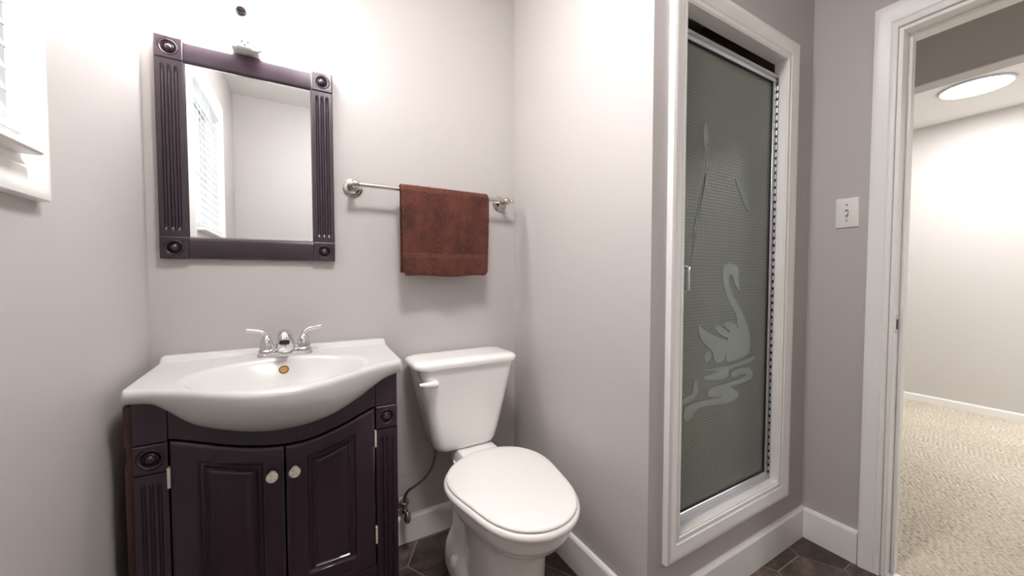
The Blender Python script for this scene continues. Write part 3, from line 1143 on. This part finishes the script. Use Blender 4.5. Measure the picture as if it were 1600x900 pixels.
def build_towel():
    x0, x1 = 0.3205, 0.6795
    path = []     # centreline of the folded towel (y, z)
    for k in range(92):
        t = k / 91
        path.append((1.3845 + 0.0045 * t, 1.0775 + (1.398 - 1.0775) * t))
    for k in range(1, 12):
        a_ = PI - PI * k / 12
        path.append((BY_ + 0.0165 * math.cos(a_) - 0.001 * math.sin(a_), BZ + 0.0155 * math.sin(a_)))
    for k in range(0, 44):
        t = k / 43
        path.append((BY_ + 0.0165 + 0.003 * t, 1.398 - (1.398 - 1.091) * t))
    nx = 150
    th = 0.0078
    outer, inner = [], []
    P = np.array(path)
    Tn = np.gradient(P, axis=0)
    Tn /= np.linalg.norm(Tn, axis=1)[:, None]
    Nn = np.stack([-Tn[:, 1], Tn[:, 0]], 1)
    # bake a loop: front surface along the outer side, then return on the inner side
    front_n = 92
    rows = []
    for side in (1, -1):
        rng_i = range(len(P)) if side == 1 else range(len(P) - 1, -1, -1)
        for i in rng_i:
            rr = []
            back = i > 102
            xs0, xs1 = (x0 + 0.004, x1 - 0.012) if back else (x0, x1)
            frac = max(0.0, (1.40 - P[i, 1]) / 0.32)
            for j in range(nx + 1):
                s = j / nx
                x = xs0 + (xs1 - xs0) * s
                # rounded bottom corners and slightly narrowing sides
                sx = (s - 0.5) * 2
                x -= 0.012 * frac * (sx > 0) * abs(sx) if not back else 0
                x += 0.003 * frac * (sx < 0) * abs(sx) if not back else 0
                lift = 0.0
                if not back:
                    c = max(0.0, abs(sx) - 0.90) / 0.10
                    lift = 0.016 * c * c * smoothstep(0.8, 1.0, frac) + 0.003 * math.sin(s * 9) * frac * frac
                wav = (0.0045 * math.sin(s * 13.0 + 0.6) + 0.0045 * math.sin(s * 24 + 2.0) * (1 - 0.6 * frac) + 0.002 * math.sin(s * 47 + 1.0 + 2 * frac)) * smoothstep(0.0, 0.3, frac)
                e = min(1.0, min(s, 1 - s) / 0.03)
                ed = math.sqrt(max(0.0, 1 - (1 - e) ** 2))
                band = 1.0 if not (i < front_n and 20 <= i <= 25) else 0.7
                fuzz = random.uniform(-0.0012, 0.0012) if band == 1.0 else 0.0
                off = side * (th / 2) * (0.25 + 0.75 * ed) * band + (fuzz if side == 1 else 0)
                ends = min(1.0, min(i, len(P) - 1 - i) / 3.0)
                off *= math.sqrt(max(0.02, 1 - (1 - ends) ** 2))
                yy = P[i, 0] + Nn[i, 0] * off - (wav if not back else 0)
                yy = yy if not back else yy + 0.3 * wav
                rr.append((x, yy, P[i, 1] + Nn[i, 1] * off + lift))
            rows.append(rr)
    mb = MB()
    n = nx + 1
    m = len(rows)
    vs = [p for r in rows for p in r]
    fs, mi = [], []
    for i in range(m):
        k = (i + 1) % m
        for j in range(nx):
            fs.append((i * n + j, i * n + j + 1, k * n + j + 1, k * n + j))
            mi.append(1 if 20 <= i < 25 else 0)
    # close both sides
    for j in (0, nx):
        for i in range(m // 2):
            a_, b_, c_, d_ = i, i + 1, m - 2 - i, m - 1 - i
            if b_ < c_:
                fs.append((a_ * n + j, b_ * n + j, c_ * n + j, d_ * n + j))
                mi.append(0)
    mb.v, mb.f, mb.mi = [tuple(map(float, v)) for v in vs], fs, mi
    o = mb.build('hand_towel', ['towel_terry', 'towel_band'], smooth=180)
    return tag(o, 'brown terry hand towel folded over the nickel towel bar', 'towel')


build_towel()

# ================================================================== TOILET
toi = thing('toilet', 'white two-piece toilet with closed lid between the vanity and the wall', 'toilet', (0.57, 1.1, 0))
OUT = [(0.41, 1.17), (0.447, 1.212), (0.511, 1.24), (0.582, 1.252), (0.65, 1.248), (0.712, 1.217), (0.746, 1.158), (0.758, 1.07), (0.750, 0.980), (0.730, 0.902),
       (0.699, 0.838), (0.662, 0.797), (0.618, 0.773), (0.571, 0.764), (0.528, 0.770), (0.496, 0.787), (0.467, 0.815), (0.441, 0.857), (0.418, 0.906), (0.4, 0.972), (0.391, 1.047), (0.396, 1.118)]
OC = (0.575, 1.01)
# smooth the outline in polar form
ang = np.array([math.atan2(y - OC[1], x - OC[0]) for x, y in OUT])
rad = np.array([math.hypot(x - OC[0], y - OC[1]) for x, y in OUT])
K = 5
Aft = np.column_stack([np.ones(len(ang))] + [f_(k * ang) for k in range(1, K) for f_ in (np.cos, np.sin)])
cf = np.linalg.lstsq(Aft, rad, rcond=None)[0]


def egg(scale=1.0, grow=0.0, n=72, back=None, sy=1.0):
    out = []
    for i in range(n):
        t = 2 * PI * i / n
        r = cf[0] + sum(cf[1 + 2 * (k - 1)] * math.cos(k * t) + cf[2 + 2 * (k - 1)] * math.sin(k * t) for k in range(1, K))
        r = r * scale + grow
        x, y = OC[0] + r * math.cos(t), OC[1] + r * math.sin(t) * sy
        out.append((x, y if back is None else min(y, back)))
    return out


def slab(levels):
    mb = MB()
    mb.rings([[(x, y, z) for x, y in egg(1, g)] for g, z in levels])
    return mb


slab([(-0.012, 0.4105), (-0.004, 0.4110), (-0.001, 0.4130), (-0.001, 0.4155), (-0.004, 0.4185), (-0.011, 0.4203), (-0.028, 0.4214), (-0.07, 0.4225), (-0.13, 0.4230)]).build('lid', 'seat_plastic', toi, smooth=60)
slab([(-0.012, 0.3845), (0.001, 0.3855), (0.0065, 0.3895), (0.0075, 0.398), (0.005, 0.4055), (0.0, 0.4085), (-0.012, 0.4095)]).build('seat', 'seat_plastic', toi, smooth=60)
# hinges at the back of the seat
for x in (0.545, 0.655):
    mb = MB()
    mb.lathe([(0.0, -0.018), (0.006, -0.017), (0.008, -0.014), (0.008, 0.014), (0.006, 0.017), (0.0, 0.018)], (x, 1.236, 0.400), (1, 0, 0), 20)
    mb.box(x - 0.014, x + 0.014, 1.222, 1.245, 0.3845, 0.400)
    mb.build('seat_hinge', 'seat_plastic', toi, smooth=40)


def loop(cx, w, yf, yb, z, n=72, p=2.3, q=2.0):
    """egg-like ring: front half rounder, back half squarer"""
    out = []
    ym = yf + (yb - yf) * 0.52
    for i in range(n):
        t = 2 * PI * i / n
        c, s = math.cos(t), math.sin(t)
        e = p if s > 0 else q
        x = cx + w * math.copysign(abs(c) ** (2 / e), c)
        y = ym + (yb - ym if s > 0 else ym - yf) * math.copysign(abs(s) ** (2 / e), s)
        out.append((x, y, z))
    return out


mb = MB()
rs = []
for z, w, yf, yb, q in ((0.0, 0.112, 0.868, 1.26, 2.4), (0.012, 0.113, 0.866, 1.26, 2.4), (0.03, 0.108, 0.872, 1.255, 2.4), (0.08, 0.103, 0.878, 1.25, 2.3), (0.14, 0.102, 0.880, 1.25, 2.3),
                        (0.20, 0.105, 0.874, 1.25, 2.2), (0.25, 0.109, 0.868, 1.25, 2.1), (0.285, 0.114, 0.858, 1.25, 2.0)):
    rs.append(loop(0.570, w, yf, yb, z, 72, 2.6, q))
# belly of the bowl follows the seat outline
for z, sc_ in ((0.294, 0.70), (0.299, 0.76), (0.306, 0.805), (0.316, 0.845), (0.325, 0.868), (0.329, 0.876), (0.332, 0.893), (0.342, 0.915), (0.360, 0.936), (0.376, 0.945), (0.385, 0.945)):
    rs.append([(x, y, z) for x, y in egg(sc_)])
mb.rings(rs)
# trapway body and foot behind the pedestal
rs = []
for z, w, yf, yb in ((0.0, 0.118, 1.03, 1.385), (0.03, 0.118, 1.03, 1.385), (0.06, 0.112, 1.04, 1.382), (0.085, 0.095, 1.06, 1.38), (0.11, 0.082, 1.08, 1.38), (0.20, 0.078, 1.10, 1.38), (0.30, 0.085, 1.10, 1.39), (0.35, 0.088, 1.10, 1.38), (0.368, 0.090, 1.10, 1.38)):
    rs.append(loop(0.563 + (0.012 if z > 0.25 else 0), w, yf, yb, z, 72, 3.0, 2.4))
mb.rings(rs)
# deck under the tank
rs = []
for z, g in ((0.352, 0.010), (0.36, 0.0), (0.400, 0.0), (0.410, 0.006)):
    rs.append([(x, y, z) for x, y in rrect(0.577, 1.310, 0.080 - g, 0.095 - g, 0.040, 8)])
mb.rings(rs)
mb.build('bowl', 'porcelain', toi, smooth=50)
for x in (0.452, 0.676):
    mb = MB()
    mb.lathe([(0.016, 0), (0.016, 0.008), (0.0135, 0.020), (0.008, 0.027), (0.0, 0.029)], (x, 1.215, 0.052), (0, 0, 1), 24)
    mb.build('bolt_cap', 'porcelain', toi, smooth=50)
# tank
mb = MB()
rs = []
for t in (0, 0.03, 0.08, 0.2, 0.4, 0.6, 0.8, 1.0):
    z = 0.412 + t * (0.738 - 0.412)
    xa = 0.424 + (0.352 - 0.424) * t ** 0.9
    xb = 0.668 + (0.744 - 0.668) * t ** 0.9
    yf = 1.300 + (1.276 - 1.300) * t
    yb = 1.452 + 0.010 * t
    g = 0.012 * (1 - min(1, t / 0.06)) ** 2
    rs.append([(x, y, z) for x, y in rrect((xa + xb) / 2, (yf + yb) / 2, (xb - xa) / 2 - g, (yb - yf) / 2 - g, 0.038, 10)])
mb.rings(rs)
mb.build('tank', 'porcelain', toi, smooth=50)
mb = MB()
rs = []
for z, g in ((0.7385, 0.006), (0.741, 0.001), (0.746, 0.0), (0.7545, 0.0), (0.7605, 0.003), (0.7655, 0.010), (0.7685, 0.022), (0.7695, 0.05)):
    rs.append([(x, y, z) for x, y in rrect(0.5475, 1.3685, 0.2095 - g, 0.1035 - g, 0.045 if g < 0.04 else 0.03, 10)])
mb.rings(rs)
mb.build('tank_lid', 'porcelain', toi, smooth=50)
# flush lever
mb = MB()
mb.lathe([(0.013, -0.004), (0.013, 0.004), (0.010, 0.008), (0.0, 0.009)], (0.406, 1.279, 0.6905), (0, -1, 0), 24)
sp = spline([(0.413, 1.268, 0.6905), (0.395, 1.264, 0.6915), (0.372, 1.263, 0.6935), (0.348, 1.265, 0.696)], 6)
mb.tube(sp, [interp([0, 0.25, 0.7, 1], [0.0115, 0.0130, 0.0090, 0.0050], i / (len(sp) - 1)) for i in range(len(sp))], 16, flat=None)
mb.build('flush_lever', 'porcelain', toi, smooth=50)

# water supply: stop valve on the wall and the hose to the tank
val = thing('shutoff_valve', 'small metal shutoff valve with oval knob low on the wall beside the toilet', 'valve', (0.331, YB, 0.162))
mb = MB()
mb.lathe([(0.030, 0.0), (0.0295, 0.004), (0.022, 0.010), (0.012, 0.013), (0.009, 0.013)], (0.331, YB - 0.0005, 0.162), (0, -1, 0), 32)
mb.build('escutcheon', 'nickel', val, smooth=40)
mb = MB()
mb.lathe([(0.0085, 0.0), (0.0085, 0.030), (0.0115, 0.031), (0.0125, 0.036), (0.0125, 0.056), (0.010, 0.060), (0.007, 0.066), (0.007, 0.078)], (0.331, YB - 0.010, 0.162), (0, -1, 0), 24)
mb.lathe([(0.009, 0.0), (0.009, 0.014), (0.0105, 0.015), (0.0105, 0.026), (0.007, 0.028)], (0.331, YB - 0.055, 0.166), (0, 0, 1), 20)
mb.build('valve_body', 'nickel', val, smooth=40)
mb = MB()
rs = []
for h, k in ((0.0, 0.55), (0.003, 0.9), (0.008, 1.0), (0.013, 0.92), (0.016, 0.6), (0.017, 0.1)):
    rs.append([(0.333 + 0.0135 * k * math.cos(t), YB - 0.084 - h, 0.155 + 0.0235 * k * math.sin(t)) for t in [2 * PI * q / 32 for q in range(32)]])
mb.rings(rs)
mb.build('oval_knob', 'nickel', val, smooth=60)
hose = spline([(0.331, 1.430, 0.192), (0.333, 1.427, 0.220), (0.345, 1.420, 0.243), (0.372, 1.412, 0.260), (0.405, 1.404, 0.285), (0.432, 1.396, 0.325), (0.444, 1.392, 0.370), (0.4465, 1.390, 0.408)], 10)
mb = MB().tube(hose, 0.0056, 14)
mb.lathe([(0.010, 0.0), (0.010, 0.016), (0.0085, 0.018)], (0.4465, 1.390, 0.396), (0, 0, 1), 8)
tag(mb.build('supply_hose', 'steel_hose', smooth=40), 'grey braided water hose curving from the wall valve up to the toilet tank', 'hose')

# ================================================================== SHOWER DOOR
DY = 0.7395       # front plane of the door
sd = thing('shower_door', 'aluminium framed obscured glass shower door with an etched swan', 'shower door', (1.28, DY, 0.29))
DX0, DX1, DZ0, DZ1 = 0.993, 1.5760, 0.2855, 1.8340
mb = MB()
mb.box(DX0 + 0.02, DX1 - 0.02, DY + 0.006, DY + 0.0105, DZ0 + 0.02, DZ1 - 0.02)
gl = mb.build('glass_panel', 'shower_glass', sd)


def rail_z(mb, x0, x1, zs, ys):
    prof = list(zip(ys, zs))
    mb.rings([[(x0, y, z) for y, z in prof], [(x1, y, z) for y, z in prof]])


mb = MB()
rail_z(mb, DX0, DX1, [DZ1 - 0.027, DZ1 - 0.027, DZ1 - 0.020, DZ1 - 0.018, DZ1 - 0.012, DZ1 - 0.010, DZ1, DZ1], [DY + 0.016, DY - 0.002, DY - 0.004, DY, DY, DY - 0.005, DY - 0.005, DY + 0.016])
mb.build('top_rail', 'aluminium', sd, smooth=20)
mb = MB()
rail_z(mb, DX0, DX1, [DZ0, DZ0, DZ0 + 0.010, DZ0 + 0.012, DZ0 + 0.028, DZ0 + 0.030, DZ0 + 0.030], [DY + 0.016, DY - 0.006, DY - 0.006, DY - 0.002, DY - 0.002, DY, DY + 0.016])
mb.build('bottom_rail', 'aluminium', sd, smooth=20)
mb = MB()
mb.box(DX0, DX0 + 0.024, DY - 0.002, DY + 0.016, DZ0 + 0.030, DZ1 - 0.027)
mb.build('stile', 'aluminium', sd, bevel=0.002)
mb = MB()
mb.box(DX1 - 0.024, DX1 - 0.004, DY - 0.002, DY + 0.016, DZ0 + 0.030, DZ1 - 0.027)
mb.build('stile', 'aluminium', sd, bevel=0.002)
mb = MB()
gx0_, gx1_, gz0_, gz1_ = DX0 + 0.024, DX1 - 0.024, DZ0 + 0.030, DZ1 - 0.027
mb.box(gx1_ - 0.0035, gx1_, DY + 0.001, DY + 0.006, gz0_, gz1_)
mb.box(gx0_, gx0_ + 0.0035, DY + 0.001, DY + 0.006, gz0_, gz1_)
mb.box(gx0_ + 0.0035, gx1_ - 0.0035, DY + 0.001, DY + 0.006, gz0_, gz0_ + 0.003)
mb.box(gx0_ + 0.0035, gx1_ - 0.0035, DY + 0.001, DY + 0.006, gz1_ - 0.003, gz1_)
mb.build('gasket', 'black_slot', sd)['label'] = 'black rubber gasket round the glass'
# continuous piano hinge, knuckle by knuckle
mb = MB()
mb.box(DX1 - 0.004, DX1 - 0.0005, DY - 0.003, DY + 0.012, DZ0 + 0.004, DZ1 - 0.004, 1)
z = DZ0 + 0.006
while z < DZ1 - 0.03:
    mb.lathe([(0.0042, 0), (0.0042, 0.017)], (DX1 - 0.004, DY - 0.005, z), (0, 0, 1), 12)
    z += 0.0275
mb.lathe([(0.0022, 0), (0.0022, DZ1 - DZ0 - 0.02)], (DX1 - 0.004, DY - 0.005, DZ0 + 0.008), (0, 0, 1), 8, 1)
h = mb.build('piano_hinge', ['aluminium', 'dark_metal'], sd, smooth=40)
# handle: squared pull beside the left stile
mb = MB()
pts = [(1.028, DY, 1.105), (1.028, DY - 0.034, 1.105), (1.028, DY - 0.037, 1.100), (1.028, DY - 0.037, 1.032), (1.028, DY - 0.034, 1.027), (1.028, DY, 1.027)]
pts = [(1.022, DY + 0.004, 1.108), (1.030, DY - 0.018, 1.108), (1.033, DY - 0.022, 1.104), (1.033, DY - 0.022, 1.034), (1.030, DY - 0.018, 1.030), (1.022, DY + 0.004, 1.030)]
mb.tube(pts, 0.0042, 10)
mb.build('pull_handle', 'chrome', sd, smooth=40)


def flat_shape(mb, pts, y, t, smooth_n=4):
    poly = [tuple(p) for p in spline(pts, smooth_n, True)]
    V = [Vector((x, y, z)) for x, z in poly]
    F = [tuple(t_) for t_ in tessellate_polygon([V])]
    n = len(V)
    vs = [tuple(v) for v in V] + [(v.x, v.y + t, v.z) for v in V]
    fs = F + [tuple(n + i for i in q[::-1]) for q in F]
    fs += [(i, (i + 1) % n, n + (i + 1) % n, n + i) for i in range(n)]
    mb.add(vs, fs)


yE, tE = DY + 0.0048, 0.0010
SWAN = [(1.2624, 1.1098), (1.2913, 1.1205), (1.3305, 1.1181), (1.3539, 1.0995), (1.3523, 1.0692), (1.3676, 1.0233), (1.354, 1.0259), (1.3300, 1.0543), (1.3148, 1.0805), (1.2991, 1.0805), (1.2935, 1.0583),
        (1.3118, 1.017), (1.3559, 0.9741), (1.4063, 0.9176), (1.4371, 0.8604), (1.439, 0.8128), (1.4258, 0.7864), (1.3367, 0.7745), (1.2900, 0.7790), (1.2850, 0.806), (1.268, 0.781), (1.2214, 0.7852), (1.205, 0.822),
        (1.1834, 0.8377), (1.1453, 0.8662), (1.1256, 0.917), (1.17, 0.8926), (1.232, 0.871), (1.290, 0.8498), (1.2936, 0.862), (1.2746, 0.8661), (1.2275, 0.8919), (1.2296, 0.9027), (1.2608, 0.9005), (1.300, 0.880),
        (1.3066, 0.8829), (1.2694, 0.9073), (1.2921, 0.9155), (1.3315, 0.9107), (1.3591, 0.8897), (1.3400, 0.9445), (1.2959, 0.9914), (1.2727, 1.0327), (1.2584, 1.0805)]
W1 = [(1.1619, 0.764), (1.2973, 0.7600), (1.4191, 0.7703), (1.4621, 0.7781), (1.4746, 0.7651), (1.4413, 0.7569), (1.3408, 0.7503), (1.3081, 0.7436), (1.3053, 0.7237), (1.2797, 0.716), (1.1868, 0.7261), (1.1628, 0.7402), (1.215, 0.745), (1.225, 0.751)]
W2 = [(1.3184, 0.7258), (1.3512, 0.7406), (1.435, 0.7354), (1.462, 0.7143), (1.4512, 0.6917), (1.3806, 0.6861), (1.3203, 0.6797), (1.3679, 0.6568), (1.3551, 0.6356), (1.2892, 0.6277), (1.1776, 0.64), (1.1201, 0.6325), (1.0981, 0.6155),
      (1.0654, 0.6114), (1.0572, 0.6372), (1.0859, 0.6598), (1.2131, 0.6557), (1.2628, 0.6566), (1.1884, 0.6706), (1.1939, 0.6917), (1.2487, 0.6981), (1.38, 0.7018), (1.4216, 0.7118), (1.3792, 0.7214), (1.3455, 0.7128)]
W3 = [(1.0440, 0.6719), (1.0612, 0.6858), (1.0985, 0.6956), (1.1116, 0.7327), (1.1286, 0.7302), (1.1274, 0.695), (1.1022, 0.671)]
W4 = [(1.1735, 0.8241), (1.1978, 0.8145), (1.1966, 0.796), (1.1731, 0.7886), (1.1629, 0.8083)]
R1 = [(1.136, 1.5489), (1.1512, 1.572), (1.1657, 1.5289), (1.1464, 1.4845)]
R2 = [(1.0948, 1.2238), (1.1423, 1.3932), (1.1504, 1.3913), (1.1029, 1.2132)]
R3 = [(1.3228, 1.4146), (1.3574, 1.3967), (1.4181, 1.3236), (1.3931, 1.3213)]
R4 = [(1.0800, 1.10), (1.1700, 1.50), (1.1740, 1.50), (1.0850, 1.10)]
mb = MB()
flat_shape(mb, SWAN, yE, tE)
o = mb.build('etched_swan', 'etched_frost', gl)
o['label'] = 'pale etched swan'
mb = MB()
for w_ in (W1, W2, W3, W4):
    flat_shape(mb, w_, yE, tE)
mb.build('etched_ripples', 'etched_frost', gl)['label'] = 'pale etched water ripples under the swan'
mb = MB()
for w_ in (R1, R2, R3, R4):
    flat_shape(mb, w_, yE, tE)
mb.build('etched_reeds', 'etched_faint', gl)['label'] = 'faint etched reeds'

# ================================================================== SMALL THINGS ON THE RIGHT
sw = thing('light_switch', 'white toggle light switch plate on the grey wall beside the doorway', 'light switch', (XR, 0.590, 1.315))
mb = MB()
ry = []
for d, g in ((0.0, 0.0), (0.004, 0.0005), (0.006, 0.003)):
    ry.append([(XR - d, y, z) for y, z in rrect(0.5905, 1.3155, 0.0345 - g, 0.0555 - g, 0.003, 4)])
mb.rings(ry)
mb.build('switch_plate', 'white_plastic', sw, smooth=40)
mb = MB()
mb.box(XR - 0.0068, XR - 0.004, 0.5855, 0.5955, 1.304, 1.327, 1)
mb.add([(XR - 0.006, 0.587, 1.311), (XR - 0.006, 0.594, 1.311), (XR - 0.006, 0.594, 1.322), (XR - 0.006, 0.587, 1.322),
        (XR - 0.017, 0.588, 1.304), (XR - 0.017, 0.593, 1.304), (XR - 0.015, 0.593, 1.311), (XR - 0.015, 0.588, 1.311)],
       [(0, 1, 2, 3), (4, 7, 6, 5), (0, 4, 5, 1), (1, 5, 6, 2), (2, 6, 7, 3), (3, 7, 4, 0)])
mb.build('toggle', ['white_plastic', 'steel_hose'], sw)
for z in (1.345, 1.286):
    mb = MB().lathe([(0.0032, 0), (0.0028, 0.0012), (0.0, 0.0014)], (XR - 0.006, 0.5905, z), (-1, 0, 0), 14)
    mb.build('screw', 'nickel', sw, smooth=40)

sp_ = thing('strike_plate', 'small metal latch strike plate set in the white door jamb', 'strike plate', (1.83, DOOR_Y1 - 0.012, 0.908))
mb = MB()
yj = DOOR_Y1 - 0.012
poly = [(x, z) for x, z in rrect(1.818, 0.908, 0.014, 0.029, 0.006, 5)]
mb.prism(poly, lambda a_, b_, d: (a_, d, b_), yj, yj - 0.0016)
mb.rings([[(1.806, yj - 0.0016, z) for z in (0.884, 0.932)] + [(1.806, yj, z) for z in (0.932, 0.884)],
          [(1.790, yj + 0.0005, z) for z in (0.886, 0.930)] + [(1.790, yj + 0.002, z) for z in (0.930, 0.886)]])
mb.build('plate', 'nickel', sp_)
MB().box(1.812, 1.826, yj - 0.0024, yj - 0.0012, 0.890, 0.925).build('latch_hole', 'black_slot', sp_)

# hall ceiling lamp
def hall_lamp(x, y, label):
    hl = thing('ceiling_lamp', label, 'lamp', (x, y, ZC))
    mb = MB()
    mb.lathe([(0.164, 0.0), (0.166, -0.004), (0.165, -0.010), (0.160, -0.013), (0.154, -0.013), (0.153, -0.008), (0.153, -0.001)], (x, y, ZC), (0, 0, 1), 64)
    mb.build('lamp_rim', 'aluminium', hl, smooth=40)
    mb = MB()
    mb.lathe([(0.152, -0.002), (0.152, -0.009), (0.145, -0.012), (0.10, -0.014), (0.05, -0.015), (0.0, -0.0152)], (x, y, ZC), (0, 0, 1), 64)
    mb.build('diffuser', 'hall_lamp_glow', hl, smooth=60)


hall_lamp(3.89, 0.64, 'round glowing flush ceiling lamp in the room beyond the doorway')
hall_lamp(3.55, -0.85, 'added round flush lamp, out of view, in the room beyond the doorway')  # unseen lamp added to even out the light on the hall wall
# bathroom ceiling lamp, out of view, added as fill light
bl = thing('ceiling_lamp', 'added round white fill lamp, out of view on the bathroom ceiling', 'lamp', (0.27, 0.55, ZC))
mb = MB()
mb.lathe([(0.160, 0.0), (0.160, -0.020), (0.150, -0.024), (0.140, -0.024), (0.140, -0.001)], (0.27, 0.55, ZC), (0, 0, 1), 48)
mb.build('lamp_rim', 'white_plastic', bl, smooth=40)
mb = MB()
mb.lathe([(0.139, -0.006), (0.139, -0.030), (0.120, -0.052), (0.08, -0.068), (0.04, -0.075), (0.0, -0.077)], (0.27, 0.55, ZC), (0, 0, 1), 48)
mb.build('diffuser', 'added_bath_glow', bl, smooth=60)

# ================================================================== WINDOW BLIND
bd = thing('window_blind', 'white slatted venetian blind in the window on the left wall', 'blind', (XL - 0.01, 0.616, 1.96))
by0, by1 = WIN[0] + 0.034, WIN[1] - 0.006
bxc = XL - 0.006
mb = MB().box(bxc - 0.024, bxc + 0.024, by0, by1, 1.918, 1.962)
mb.build('head_rail', 'blind_white', bd, bevel=0.003)
mb = MB()
tilt = math.radians(60)
k = 0
zs_ = 1.353
while zs_ < 1.905:
    rows = []
    for s in range(7):
        q = (s / 6 - 0.5)
        w = 0.048 * q
        crown = 0.0022 * (1 - (2 * q) ** 2)
        dx = w * math.cos(tilt) + crown * math.sin(tilt)
        dz = -w * math.sin(tilt) + crown * math.cos(tilt)
        rows.append((bxc + dx, zs_ + dz))
    ring = [(x, z) for x, z in rows] + [(x - 0.0025 * math.sin(tilt), z - 0.0025 * math.cos(tilt)) for x, z in rows[::-1]]
    mb.prism(ring, lambda a_, b_, d: (a_, d, b_), by0 + 0.003, by1 - 0.002)
    zs_ += 0.0335
mb.build('slats', 'blind_white', bd, smooth=30)
mb = MB().box(bxc - 0.024, bxc + 0.024, by0 + 0.003, by1 - 0.002, 1.300, 1.315)
mb.build('bottom_rail', 'blind_white', bd, bevel=0.003)
for y in (0.44, 0.62, 0.80):
    mb = MB()
    for dx in (-0.021, 0.0215):
        mb.tube([(bxc + dx, y, 1.31), (bxc + dx, y, 1.925)], 0.0009, 6)
    mb.build('ladder_cord', 'cord_white', bd)
mb = MB().tube([(bxc + 0.027, 0.42, 1.93), (bxc + 0.030, 0.42, 1.60), (bxc + 0.031, 0.418, 1.42)], 0.0012, 6)
mb.lathe([(0.002, 0.0), (0.005, -0.012), (0.006, -0.028), (0.0, -0.032)], (bxc + 0.031, 0.418, 1.42), (0, 0, 1), 12)
mb.build('pull_cord', 'cord_white', bd, smooth=40)
